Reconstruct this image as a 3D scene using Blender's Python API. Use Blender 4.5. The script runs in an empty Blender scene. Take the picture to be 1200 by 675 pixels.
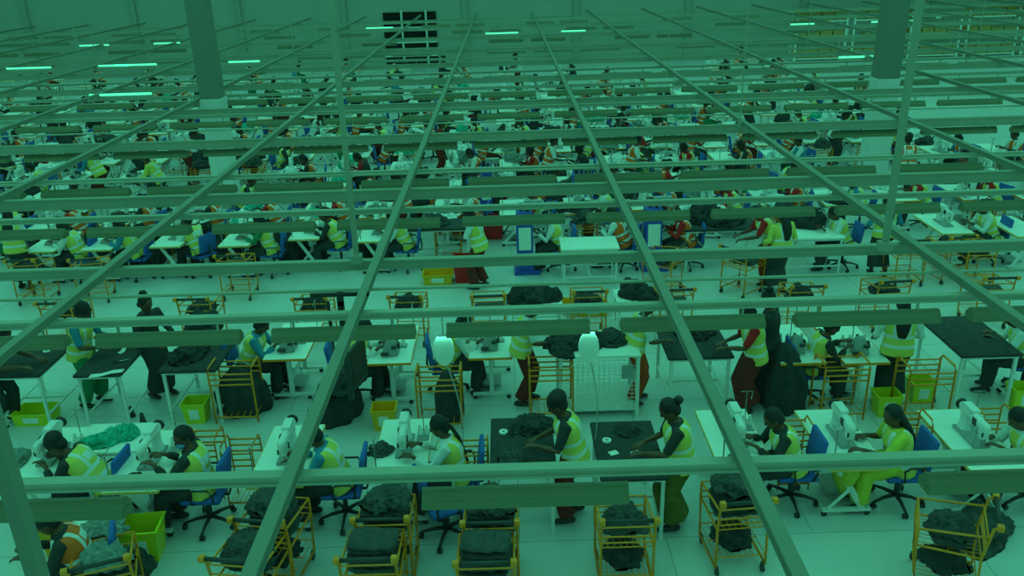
import bpy, bmesh, math, random
from mathutils import Vector, Matrix, noise
R = math.radians
rnd = random.Random(7)
sc = bpy.context.scene
COL = sc.collection

# ------------------------------------------------------------------ camera
H = 6.0                       # mezzanine eye height
PITCH, ROLL, FPX = R(21.9), 0.030, 988.0
cp, sp = math.cos(PITCH), math.sin(PITCH)
FW = Vector((0, cp, -sp)); U0 = Vector((0, sp, cp)); R0 = Vector((1, 0, 0))
UP = (U0*math.cos(ROLL) + R0*math.sin(ROLL)).normalized()
RT = (R0*math.cos(ROLL) - U0*math.sin(ROLL)).normalized()
cam_d = bpy.data.cameras.new('camera'); cam = bpy.data.objects.new('camera', cam_d); COL.objects.link(cam)
cam.matrix_world = Matrix(((RT.x, UP.x, -FW.x, 0), (RT.y, UP.y, -FW.y, 0), (RT.z, UP.z, -FW.z, H), (0, 0, 0, 1)))
cam_d.sensor_width = 36; cam_d.lens = FPX/1200*36; cam_d.clip_end = 200; cam_d.clip_start = .05
sc.camera = cam

def at(px, py, z=0.0):
    """point of the hall at height z that the photograph shows at px, py"""
    d = FW + RT*((px-600)/FPX) - UP*((py-337.5)/FPX)
    k = (z-H)/d.z
    return Vector((d.x*k, d.y*k, z))
def at_d(px, py, D):
    d = FW + RT*((px-600)/FPX) - UP*((py-337.5)/FPX)
    k = D/d.y
    return Vector((d.x*k, D, H+d.z*k))

# ------------------------------------------------------------------ light
TINT = (.145, 1.0, .62)
sc.view_settings.view_transform = 'Standard'; sc.view_settings.look = 'None'
sc.view_settings.exposure = 0.14; sc.view_settings.gamma = 1.0; sc.view_settings.use_curve_mapping = False
w = bpy.data.worlds.new('hall_ambient'); sc.world = w; w.use_nodes = True
bg = w.node_tree.nodes['Background']; bg.inputs[0].default_value = (.145, 1.0, .62, 1); bg.inputs[1].default_value = .31
HG = 2.65                                   # height of the hanging lighting grid
LAMP_ROWS = [4.95, 7.75, 11.4, 13.6, 16.4, 19.4, 22.4, 25.5, 29, 32.5, 36.5, 41, 45]
LAMP_X0, LAMP_PITCH = 0.05, 1.76
def lamp(name, loc, sx, sy, power, col=TINT, rot=(0, 0, 0)):
    l = bpy.data.lights.new(name, 'AREA'); l.shape = 'RECTANGLE'; l.size = sx; l.size_y = sy
    l.energy = power; l.color = col
    o = bpy.data.objects.new(name, l); COL.objects.link(o); o.location = loc; o.rotation_euler = rot
    return o
LP = 1.5
for y in LAMP_ROWS:
    L = 26 + y*1.0
    lamp('tube_row_light', (0, y, HG-.27), L, .10, LP*L)
lamp('tube_row_light', (0, 1.6, HG-.27), 26, .10, LP*26)
lamp('overhead_fill', (0, 12, 11.5), 50, 24, 1150)  # added fill with no visible fitting, brightens beam tops and walls
lamp('overhead_fill', (0, 36, 11.5), 60, 22, 1150)  # same added fill over the far half of the hall

# ------------------------------------------------------------------ materials
M = {}
def lin(c): return tuple((x/12.92 if x <= .04045 else ((x+.055)/1.055)**2.4) for x in c)
def mat(name, rgb, rough=.6, metal=0., var=.08, scale=8., bump=0., coat=0.):
    if name in M: return M[name]
    m = bpy.data.materials.new(name); m.use_nodes = True; nt = m.node_tree
    b = nt.nodes['Principled BSDF']; b.inputs['Roughness'].default_value = rough; b.inputs['Metallic'].default_value = metal
    n = nt.nodes.new('ShaderNodeTexNoise'); n.inputs['Scale'].default_value = scale; n.inputs['Detail'].default_value = 4
    tc = nt.nodes.new('ShaderNodeTexCoord'); nt.links.new(tc.outputs['Object'], n.inputs['Vector'])
    r = nt.nodes.new('ShaderNodeValToRGB')
    a = lin(rgb)
    r.color_ramp.elements[0].position = .3; r.color_ramp.elements[1].position = .7
    r.color_ramp.elements[0].color = tuple(max(0, x*(1-var)) for x in a)+(1,)
    r.color_ramp.elements[1].color = tuple(min(1, x*(1+var)) for x in a)+(1,)
    nt.links.new(n.outputs['Fac'], r.inputs['Fac']); nt.links.new(r.outputs['Color'], b.inputs['Base Color'])
    if bump:
        bp = nt.nodes.new('ShaderNodeBump'); bp.inputs['Strength'].default_value = bump; bp.inputs['Distance'].default_value = .02
        nt.links.new(n.outputs['Fac'], bp.inputs['Height']); nt.links.new(bp.outputs['Normal'], b.inputs['Normal'])
    M[name] = m; return m
mat('white_top', (.93, .94, .92), .45, var=.03)
mat('white_steel', (.88, .89, .88), .4, var=.04)
mat('grid_steel', (.65, .67, .60), .55, var=.06, scale=3)
mat('rail_steel', (.70, .72, .65), .5, var=.06, scale=3)
mat('dull_steel', (.56, .58, .52), .55, var=.06, scale=3)
mat('reflector', (.52, .54, .42), .5, var=.05, scale=3)
mat('orange_paint', (.98, .56, .10), .4, var=.05)
mat('edge_band', (.90, .74, .42), .5, var=.05)
mat('black_plastic', (.20, .21, .21), .45)
mat('black_cloth', (.22, .23, .23), .9, var=.25, scale=12, bump=.4)
mat('charcoal_cloth', (.27, .29, .28), .9, var=.25, scale=14, bump=.5)
mat('grey_cloth', (.50, .55, .53), .9, var=.22, scale=14, bump=.5)
mat('teal_cloth', (.16, .68, .60), .9, var=.3, scale=14, bump=.5)
mat('white_cloth', (.88, .90, .90), .9, var=.2, scale=16, bump=.5)
mat('blue_cloth', (.18, .38, .70), .85, var=.1)
mat('blue_paint', (.20, .32, .72), .45, var=.06)
mat('yellow_plastic', (.86, .84, .16), .45, var=.05)
mat('yellow_cloth', (.80, .78, .26), .8, var=.12, bump=.3)
mat('amber_plastic', (.98, .70, .12), .45, var=.05)
mat('red_plastic', (.92, .12, .10), .4, var=.05)
mat('maroon_cloth', (.48, .15, .12), .9, var=.15, bump=.3)
mat('rust_cloth', (.78, .28, .12), .9, var=.15, bump=.3)
mat('olive_cloth', (.42, .40, .16), .9, var=.2, bump=.3)
mat('green_cloth', (.10, .50, .34), .9, var=.2, bump=.3)
mat('skin', (.42, .27, .19), .55, var=.08)
mat('skin_deep', (.31, .19, .13), .55, var=.08)
mat('hair', (.13, .12, .12), .7, var=.3, scale=40, bump=.6)
mat('wrap_maroon', (.40, .12, .16), .85, var=.15, bump=.4)
mat('wrap_white', (.85, .86, .86), .85, var=.1, bump=.4)
mat('shirt_white', (.84, .86, .86), .85, var=.06)
mat('shirt_blue', (.20, .52, .66), .85, var=.06)
mat('shirt_black', (.20, .21, .21), .85, var=.06)
mat('shirt_red', (.80, .12, .12), .85, var=.06)
mat('mask_blue', (.35, .60, .78), .8, var=.05)
mat('grey_casting', (.60, .62, .62), .45, var=.06)
mat('steel', (.65, .66, .66), .3, .8, var=.05)
mat('paper', (.92, .92, .90), .8, var=.03)
mat('cardboard', (.70, .56, .34), .85, var=.1)
mat('cable', (.72, .72, .70), .6)
mat('dark_glass', (.05, .06, .06), .2)
mat('eye_white', (.80, .78, .74), .3)

def vest_mat(name, rgb):
    m = bpy.data.materials.new(name); m.use_nodes = True; nt = m.node_tree; N = nt.nodes; Lk = nt.links
    b = N['Principled BSDF']; b.inputs['Roughness'].default_value = .75
    a = N.new('ShaderNodeAttribute'); a.attribute_name = 'band'
    s = N.new('ShaderNodeSeparateXYZ'); Lk.new(a.outputs['Vector'], s.inputs[0])
    def mth(op, x, y):
        n = N.new('ShaderNodeMath'); n.operation = op
        for i, v in enumerate((x, y)):
            if isinstance(v, (int, float)): n.inputs[i].default_value = v
            else: Lk.new(v, n.inputs[i])
        return n.outputs[0]
    def rng(v, lo, hi): return mth('MULTIPLY', mth('GREATER_THAN', v, lo), mth('LESS_THAN', v, hi))
    t, sd, fr = s.outputs[0], s.outputs[1], s.outputs[2]
    ab = mth('ABSOLUTE', sd, 0)
    st = mth('MAXIMUM', rng(t, .02, .065), rng(t, .155, .20))
    st = mth('MAXIMUM', st, mth('MULTIPLY', rng(ab, .075, .115), mth('GREATER_THAN', t, .20)))
    bd = mth('MULTIPLY', mth('MULTIPLY', mth('LESS_THAN', ab, .06), rng(t, .26, .36)), mth('LESS_THAN', fr, -.02))
    st = mth('MAXIMUM', st, bd)
    n = N.new('ShaderNodeTexNoise'); n.inputs['Scale'].default_value = 14
    tc = N.new('ShaderNodeTexCoord'); Lk.new(tc.outputs['Object'], n.inputs['Vector'])
    bp = N.new('ShaderNodeBump'); bp.inputs['Strength'].default_value = .5; bp.inputs['Distance'].default_value = .02
    Lk.new(n.outputs['Fac'], bp.inputs['Height']); Lk.new(bp.outputs['Normal'], b.inputs['Normal'])
    mx = N.new('ShaderNodeMix'); mx.data_type = 'RGBA'
    Lk.new(st, mx.inputs['Factor']); mx.inputs['A'].default_value = lin(rgb)+(1,); mx.inputs['B'].default_value = lin((.86, .88, .88))+(1,)
    Lk.new(mx.outputs['Result'], b.inputs['Base Color'])
    M[name] = m
vest_mat('vest_yellow', (.86, .81, .38)); vest_mat('vest_orange', (.98, .42, .12))
vest_mat('vest_blue', (.14, .30, .60))

def floor_mat():
    m = bpy.data.materials.new('floor_vinyl'); m.use_nodes = True; nt = m.node_tree; N = nt.nodes; Lk = nt.links
    b = N['Principled BSDF']
    tc = N.new('ShaderNodeTexCoord')
    br = N.new('ShaderNodeTexBrick'); br.offset = .5
    br.inputs['Scale'].default_value = 1.0; br.inputs['Brick Width'].default_value = 3.2; br.inputs['Row Height'].default_value = 1.5
    br.inputs['Mortar Size'].default_value = .006; br.inputs['Mortar Smooth'].default_value = .3
    br.inputs['Color1'].default_value = lin((.86, .87, .86))+(1,); br.inputs['Color2'].default_value = lin((.84, .855, .85))+(1,)
    br.inputs['Mortar'].default_value = lin((.62, .64, .63))+(1,)
    Lk.new(tc.outputs['Object'], br.inputs['Vector'])
    n = N.new('ShaderNodeTexNoise'); n.inputs['Scale'].default_value = .6; n.inputs['Detail'].default_value = 6
    Lk.new(tc.outputs['Object'], n.inputs['Vector'])
    mx = N.new('ShaderNodeMix'); mx.data_type = 'RGBA'; mx.blend_type = 'MULTIPLY'; mx.inputs['Factor'].default_value = .25
    Lk.new(br.outputs['Color'], mx.inputs['A']); Lk.new(n.outputs['Fac'], mx.inputs['B'])
    Lk.new(mx.outputs['Result'], b.inputs['Base Color'])
    b.inputs['Roughness'].default_value = .32
    M['floor_vinyl'] = m
floor_mat()
def emit_mat(name, rgb, s):
    m = bpy.data.materials.new(name); m.use_nodes = True; b = m.node_tree.nodes['Principled BSDF']
    b.inputs['Base Color'].default_value = (*rgb, 1); b.inputs['Emission Color'].default_value = (*rgb, 1); b.inputs['Emission Strength'].default_value = s
    M[name] = m
emit_mat('lit_tube', (.135, 1.0, .60), .75)

# ------------------------------------------------------------------ mesh helpers
def link(name, me, m=None, parent=None):
    o = bpy.data.objects.new(name, me); COL.objects.link(o)
    if m is not None: me.materials.clear(); me.materials.append(M[m] if isinstance(m, str) else m)
    if parent is not None: o.parent = parent
    return o
def mesh_of(bm, name='mesh', smooth=False):
    me = bpy.data.meshes.new(name); bm.normal_update(); bm.to_mesh(me); bm.free()
    if smooth:
        for p in me.polygons: p.use_smooth = True
    return me
def obj(name, bm, m, parent=None, smooth=False): return link(name, mesh_of(bm, name, smooth), m, parent)
def NB(): return bmesh.new()
def box(bm, x0, x1, y0, y1, z0, z1, bev=0., mw=None):
    r = bmesh.ops.create_cube(bm, size=1.0)
    vs = r['verts']
    for v in vs: v.co = Vector(((x0+x1)/2+v.co.x*(x1-x0), (y0+y1)/2+v.co.y*(y1-y0), (z0+z1)/2+v.co.z*(z1-z0)))
    if bev:
        es = list({e for v in vs for e in v.link_edges})
        q = bmesh.ops.bevel(bm, geom=es, offset=bev, segments=2, affect='EDGES', profile=.6)
        vs = list({v for f in q['faces'] for v in f.verts} | {v for v in vs if v.is_valid})
    if mw is not None:
        for v in vs: v.co = mw @ v.co
    return vs
def frame_of(d, ref):
    u = ref - d*ref.dot(d)
    if u.length < 1e-4: u = Vector((1, 0, 0)) - d*d.x
    if u.length < 1e-4: u = Vector((0, 1, 0)) - d*d.y
    u.normalize(); return u, d.cross(u)
def loft(bm, secs, n=10, ref=Vector((0, 1, 0)), caps=True, roundcap=False):
    """secs: (center, radius_u, radius_v); u runs along ref"""
    secs = [(Vector(c), a, b) for c, a, b in secs]
    if roundcap:
        d0 = (secs[0][0]-secs[1][0]).normalized(); d1 = (secs[-1][0]-secs[-2][0]).normalized()
        r0 = min(secs[0][1:]); r1 = min(secs[-1][1:])
        pre = [(secs[0][0]+d0*r0*k, secs[0][1]*s, secs[0][2]*s) for k, s in ((.95, .3), (.7, .7))]
        post = [(secs[-1][0]+d1*r1*k, secs[-1][1]*s, secs[-1][2]*s) for k, s in ((.7, .7), (.95, .3))]
        secs = pre+secs+post
    rings = []
    for i, (c, a, b) in enumerate(secs):
        p = secs[max(0, i-1)][0]; q = secs[min(len(secs)-1, i+1)][0]
        d = (q-p); d = d.normalized() if d.length > 1e-6 else Vector((0, 0, 1))
        u, v = frame_of(d, ref)
        rings.append([bm.verts.new(c+u*(a*math.cos(t))+v*(b*math.sin(t))) for t in [2*math.pi*k/n for k in range(n)]])
    for r0, r1 in zip(rings, rings[1:]):
        for k in range(n): bm.faces.new((r0[k], r0[(k+1) % n], r1[(k+1) % n], r1[k]))
    if caps:
        bm.faces.new(list(reversed(rings[0]))); bm.faces.new(rings[-1])
def tube(bm, pts, r, n=8): loft(bm, [(p, r, r) for p in pts], n, ref=Vector((.13, .21, .97)))
def ell(bm, c, rx, ry, rz, rot=None, seg=12):
    r = bmesh.ops.create_uvsphere(bm, u_segments=seg, v_segments=max(6, seg*2//3), radius=1)
    mw = Matrix.Translation(Vector(c)) @ (rot.to_4x4() if rot else Matrix.Identity(4)) @ Matrix.Diagonal((rx, ry, rz, 1))
    bmesh.ops.transform(bm, matrix=mw, verts=r['verts'])
def cyl(bm, c, r, z0, z1, n=12, r2=None):
    loft(bm, [((c[0], c[1], z0), r, r), ((c[0], c[1], z1), r if r2 is None else r2, r if r2 is None else r2)], n, ref=Vector((1, 0, 0)))
def remesh(bm, voxel, name, smooth_it=2):
    me = mesh_of(bm, name); o = bpy.data.objects.new('work_shape', me); COL.objects.link(o)
    md = o.modifiers.new('r', 'REMESH'); md.mode = 'VOXEL'; md.voxel_size = voxel; md.use_smooth_shade = True
    if smooth_it:
        s = o.modifiers.new('s', 'SMOOTH'); s.iterations = smooth_it; s.factor = .5
    dg = bpy.context.evaluated_depsgraph_get(); dg.update()
    out = bpy.data.meshes.new_from_object(o.evaluated_get(dg))
    bpy.data.objects.remove(o); out.name = name
    for p in out.polygons: p.use_smooth = True
    return out
def empty(name, loc=(0, 0, 0), rz=0.):
    o = bpy.data.objects.new(name, None); COL.objects.link(o); o.location = loc; o.rotation_euler = (0, 0, rz)
    o.empty_display_size = .1
    return o

# ---- placing: every thing is a copy of a prototype with its own parts
KIDS = {}; V3 = Vector
PROTOS = []
def proto(root):
    PROTOS.append(root)
    return root
def kids(o):
    if o.name not in KIDS: KIDS[o.name] = [c for c in COL.objects if c.parent == o]
    return KIDS[o.name]
THINGS = []
def put(root, loc, rz=0., look=None, cat=None, row=None, mats=None, group=None, label=None, scale=None, skip=()):
    r = root.copy(); COL.objects.link(r); r.location = loc; r.rotation_euler = (0, 0, rz)
    if scale: r.scale = (scale,)*3 if isinstance(scale, (int, float)) else scale
    def rec(src, dst):
        for ch in kids(src):
            if ch.name.split('.')[0] in skip: continue
            c = ch.copy(); COL.objects.link(c); c.parent = dst
            setm(c)
            rec(ch, c)
    def setm(c):
        k = c.name.split('.')[0]
        if mats and k in mats and c.data:
            c.material_slots[0].link = 'OBJECT'; c.material_slots[0].material = M[mats[k]]
    if root.data: setm(r)
    rec(root, r)
    THINGS.append(dict(o=r, look=look, cat=cat, row=row, group=group, label=label))
    return r
def single(o, label, cat, group=None, row=None, look=None):
    THINGS.append(dict(o=o, look=look, cat=cat, row=row, group=group, label=label)); return o
def struct(name, bm, m, parent=None):
    o = obj(name, bm, m, parent); o['kind'] = 'structure'; return o

# ------------------------------------------------------------------ the hall
WALL_Y = 49.0
b = NB(); box(b, -42, 42, -4, WALL_Y, -.2, 0); struct('floor', b, 'floor_vinyl')
mat('wall_panel', (.66, .68, .64), .8, var=.04, scale=.5)
mat('column_grey', (.52, .54, .50), .6, var=.04, scale=.5)
mat('pilaster_panel', (.62, .64, .60), .8, var=.04, scale=.5)
b = NB(); box(b, -42, 42, WALL_Y, WALL_Y+.3, -.2, 14); wb = struct('wall_back', b, 'wall_panel')
xw = at_d(35, 20, WALL_Y).x
for px in (30, 157, 280, 403, 545, 675, 806, 941, 1092, 1190):
    x = at_d(px, 15, WALL_Y).x
    b = NB(); box(b, x-.14, x+.14, WALL_Y-.16, WALL_Y+.02, 0, 14); struct('pilaster', b, 'pilaster_panel', wb)
# dark glazed shutter door in the back wall
xa, xb_ = at_d(449, 20, WALL_Y).x, at_d(511, 20, WALL_Y).x
zt = at_d(480, 14, WALL_Y).z
dr = empty('door_1', ((xa+xb_)/2, WALL_Y-.05, 0)); dr['kind'] = 'structure'
W2 = (xb_-xa)/2
b = NB(); box(b, -W2, W2, -.03, .03, 0, zt); struct('door_panel', b, 'dark_glass', dr)
for fx in (-.30, .62):
    b = NB(); box(b, fx*W2-.05, fx*W2+.05, -.12, -.03, 0, zt+.1); struct('mullion', b, 'white_steel', dr)
for fz in (.72, .45, .2):
    b = NB(); box(b, -W2, W2, -.10, -.03, zt*fz-.04, zt*fz+.04); struct('transom', b, 'white_steel', dr)
# square columns, white up to the grid, greyer above it
for (pa, pb_) in (((237, 115), (262, 115)), ((1024, 92), (1050, 92))):
    D = 6.35*3.35
    a = at_d(*pa, D); c = at_d(*pb_, D); cx = (a.x+c.x)/2; hw = abs(c.x-a.x)/2
    b = NB(); box(b, cx-hw, cx+hw, D-hw, D+hw, 0, 2.78, bev=.02); o = struct('column', b, 'white_steel')
    b = NB(); box(b, cx-hw+.02, cx+hw-.02, D-hw+.02, D+hw-.02, 2.78, 13, bev=.02); struct('upper_column', b, 'column_grey', o)
    b = NB(); box(b, cx-hw-.02, cx+hw+.02, D-hw-.02, D+hw+.02, 0, .12); struct('column_base', b, 'grid_steel', o)

# ------------------------------------------------------------------ the hanging lighting grid
def Dof(y, h=H-HG): return at(600, y, H-h).y
GX = 34
def cross_beam(name, D, hgt, dep, z, m, label, lip=True):
    b = NB()
    box(b, -GX, GX, -dep/2, dep/2, -hgt/2, hgt/2)
    if lip:
        box(b, -GX, GX, -dep/2-.012, -dep/2, hgt/2-.015, hgt/2+.008)
        box(b, -GX, GX, -dep/2-.012, -dep/2, -hgt/2-.008, -hgt/2+.012)
    o = obj(name, b, m); o.location = (0, D, z)
    return single(o, label, 'beam', row='grid')
ordn = ['first', 'second', 'third', 'fourth', 'fifth', 'sixth', 'seventh', 'eighth', 'ninth', 'tenth', 'eleventh', 'twelfth', 'thirteenth', 'fourteenth',
        'fifteenth', 'sixteenth', 'seventeenth', 'eighteenth', 'nineteenth', 'twentieth']
def nth(i): return ordn[i] if i < 20 else str(i+1)+{1: 'st', 2: 'nd', 3: 'rd'}.get((i+1) % 10, 'th')
# thick crosswise beams
for i, (y, hg) in enumerate(((304, .10), (223, .15), (158, .15), (121, .15), (93, .14), (74, .13), (58, .13), (43, .13), (31, .13), (22, .13))):
    cross_beam('cross_beam', Dof(y), hg, .10, HG, 'grid_steel', 'thick pale steel beam crossing the hanging grid, %s thick one counted from the front' % nth(i))
# light trays with fittings
for i, D in enumerate(LAMP_ROWS):
    cross_beam('light_rail', D, .06, .09, HG, 'rail_steel', 'slim pale steel tray that carries lamps across the hall, %s lamp row from the front' % nth(i))
for i, y in enumerate((336, 201, 143, 108, 84)):
    b = NB(); tube(b, [(-GX, 0, 0), (GX, 0, 0)], .018, 6); o = obj('conduit_pipe', b, 'rail_steel'); o.location = (0, Dof(y), HG+.02)
    single(o, 'thin steel conduit pipe strung across the grid, %s one from the front' % nth(i), 'pipe')
# lengthwise beams
SP = .906*(H-HG)
xs = [(-.5+k)*SP for k in range(-9, 11)]
for i, x in enumerate(xs):
    b = NB()
    box(b, -.028, .028, -3.5, WALL_Y-.3, -.03, .03); box(b, -.045, .045, -3.5, WALL_Y-.3, .03, .04); box(b, -.045, .045, -3.5, WALL_Y-.3, -.04, -.03)
    o = obj('long_beam', b, 'dull_steel'); o.location = (x, 0, HG+.12)
    single(o, 'slim steel beam running from the front to the back wall, %s from the left' % nth(i), 'beam', group='lengthwise grid beams')
# batten lamps under the trays
mroot = empty('batten_lamp')
b = NB()
L2 = .72
prof = [(-.02, .03), (.02, .03), (.075, -.035), (.075, -.05), (.06, -.05), (-.06, -.05), (-.075, -.05), (-.075, -.035)]
va = [b.verts.new((-L2, y, z)) for y, z in prof]; vb = [b.verts.new((L2, y, z)) for y, z in prof]
for k in range(len(prof)): b.faces.new((va[k], va[(k+1) % 8], vb[(k+1) % 8], vb[k]))
b.faces.new(va); b.faces.new(list(reversed(vb)))
for s in (-1, 1): box(b, -L2, L2, s*.077-.004, s*.077+.004, -.095, -.03)
for s in (-1, 1): box(b, s*L2-.004, s*L2+.004, -.075, .075, -.095, -.045)
obj('reflector', b, 'reflector', mroot)
b = NB(); tube(b, [(-L2+.04, -.028, -.062), (L2-.04, -.028, -.062)], .012, 6); tube(b, [(-L2+.04, .028, -.062), (L2-.04, .028, -.062)], .012, 6)
obj('lamp_tubes', b, 'lit_tube', mroot)
for s in (-1, 1):
    b = NB(); box(b, s*.5-.01, s*.5+.01, -.012, .012, .03, .12); obj('bracket', b, 'rail_steel', mroot)
proto(mroot)
lampflat = None
for i, D in enumerate(LAMP_ROWS):
    lim = 2.6 + D*.66
    for k in range(-30, 31):
        if i == 0 and k % 2: continue
        X = LAMP_X0 + k*LAMP_PITCH
        if abs(X) > lim: continue
        if D > 25 and (k+i) % 4 == 0: continue
        if D > 36 and (k+i) % 3 == 0: continue
        put(mroot, (X, D, HG-.16), 0, look='grey batten lamp with reflector', cat='lamp', row='%s lamp row' % nth(i),
            group='batten lamps', skip=('lamp_tubes',) if D > 20 else ())
# bare bright tubes seen from above
tr = empty('bare_tube_lamp')
b = NB(); tube(b, [(-.8, 0, 0), (.8, 0, 0)], .03, 8); obj('glowing_tube', b, 'lit_tube', tr)
b = NB(); box(b, -.84, .84, -.02, .02, -.08, -.035); obj('tube_holder', b, 'rail_steel', tr)
proto(tr)
for px, py in ((110, 51), (195, 47), (33, 77), (132, 73), (158, 71), (445, 35), (672, 34), (588, 37), (940, 31), (1040, 23), (1066, 22), (285, 65), (1010, 58), (141, 110)):
    p = at(px, py, HG+.14); rr = min(LAMP_ROWS, key=lambda q: abs(q-p.y)); p = V3((p.x*rr/p.y, rr, HG+.115))
    put(tr, p, 0, look='bare bright tube lamp', cat='lamp', row='far part of the grid', group='bare tube lamps', scale=(.6+.5*rnd.random(), 1, 1))
# hanger rods carrying the grid
def hanger(px, py, r, label, z1=11.6, square=False, x=None):
    p = at(px, py, HG+.1)
    e = empty('hanger_rod', p)
    b = NB()
    if square: box(b, -r, r, -r, r, 0, z1-p.z)
    else: tube(b, [(0, 0, 0), (0, 0, z1-p.z)], r, 8)
    obj('rod', b, 'grid_steel', e)
    b = NB(); box(b, -r*2.2, r*2.2, -r*2.2, r*2.2, -.05, .05, bev=.006); obj('clamp', b, 'grid_steel', e)
    single(e, label, 'rod')
hanger(418, 303, .028, 'square steel hanger post rising from the grid at left of centre, clamped above the hanging screen', square=True)
hanger(1037, 288, .032, 'square steel hanger post rising just in front of the right column', square=True)
for px, py, t in ((115, 80, 'far left thin hanger rod, nearest the left edge'), (104, 118, 'thin hanger rod left of the left column, lower of the pair'), (350, 108, 'thin hanger rod midway between left column and back door'),
                  (737, 56, 'thin hanger rod right of the back door, nearest it'), (782, 88, 'thin hanger rod above the right of centre of the grid'),
                  (867, 146, 'thin hanger rod between centre and right column, lowest reaching'), (1146, 50, 'thin hanger rod right of the right column'), (945, 62, 'thin hanger rod just left of the right column')):
    hanger(px, py, .014, t)
p = at_d(22, 600, 3.2)
e = empty('hanger_rod', (p.x, p.y, HG+.1)); b = NB(); box(b, -.035, .035, -.035, .035, 0, 8.8); obj('rod', b, 'dull_steel', e)
b = NB(); box(b, -.06, .06, -.06, .06, -.05, .05, bev=.006); obj('clamp', b, 'grid_steel', e)
single(e, 'big near steel hanger post at the bottom left corner', 'rod')
# hanging screen with clamp at left of centre
p = at(402, 322, HG)
e = empty('hanging_screen', (at_d(402, 380, 8.0).x, 8.0, 0))
b = NB(); box(b, -.03, .03, -.03, .03, 1.55, HG+.05); box(b, -.14, -.11, -.03, .0, 1.7, HG+.05); box(b, -.03, .03, -.03, .03, HG, HG+.14); box(b, -.30, .30, -.015, .015, HG+.10, HG+.14); obj('hanging_post', b, 'black_plastic', e)
b = NB(); box(b, -.015, .015, -.20, .20, 1.78, 2.24, bev=.006, mw=Matrix.Translation((.12, -.05, 0)) @ Matrix.Rotation(R(-14), 4, 'Z')); obj('screen_housing', b, 'black_plastic', e)
b = NB(); box(b, .016, .02, -.18, .18, 1.81, 2.21, mw=Matrix.Translation((.12, -.05, 0)) @ Matrix.Rotation(R(-14), 4, 'Z')); obj('screen', b, 'dark_glass', e)
b = NB(); box(b, 0.02, .12, -.02, .02, 2.0, 2.1); obj('arm', b, 'black_plastic', e)
single(e, 'dark flat screen on a black hanging post below the grid, left of centre', 'screen')
# white oval paddles hung from the second lamp row
for px, py, t in ((520, 410, 'white oval paddle board hanging over the machine tables, left one'), (690, 407, 'white oval paddle board hanging over the wire cage table')):
    D = 7.75; q = at_d(px, py, D)
    e = empty('oval_paddle', (q.x, D, 0))
    b = NB(); loft(b, [((0, -.012, q.z), .105, .175), ((0, .012, q.z), .105, .175)], 28, ref=Vector((1, 0, 0))); obj('board', b, 'white_top', e)
    b = NB(); tube(b, [(0, 0, q.z+.15), (0, 0, HG-.03)], .008, 6); tube(b, [(-.06, 0, q.z+.165), (.06, 0, q.z+.165)], .01, 6); obj('hanger', b, 'white_steel', e)
    b = NB()
    pts = [Vector((.02+.09*t_+.05*math.sin(t_*3), .4*t_, q.z-.16-1.2*t_)) for t_ in [i/9 for i in range(10)]]
    tube(b, pts, .007, 6); obj('cord', b, 'cable', e)
    single(e, t, 'paddle')

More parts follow.
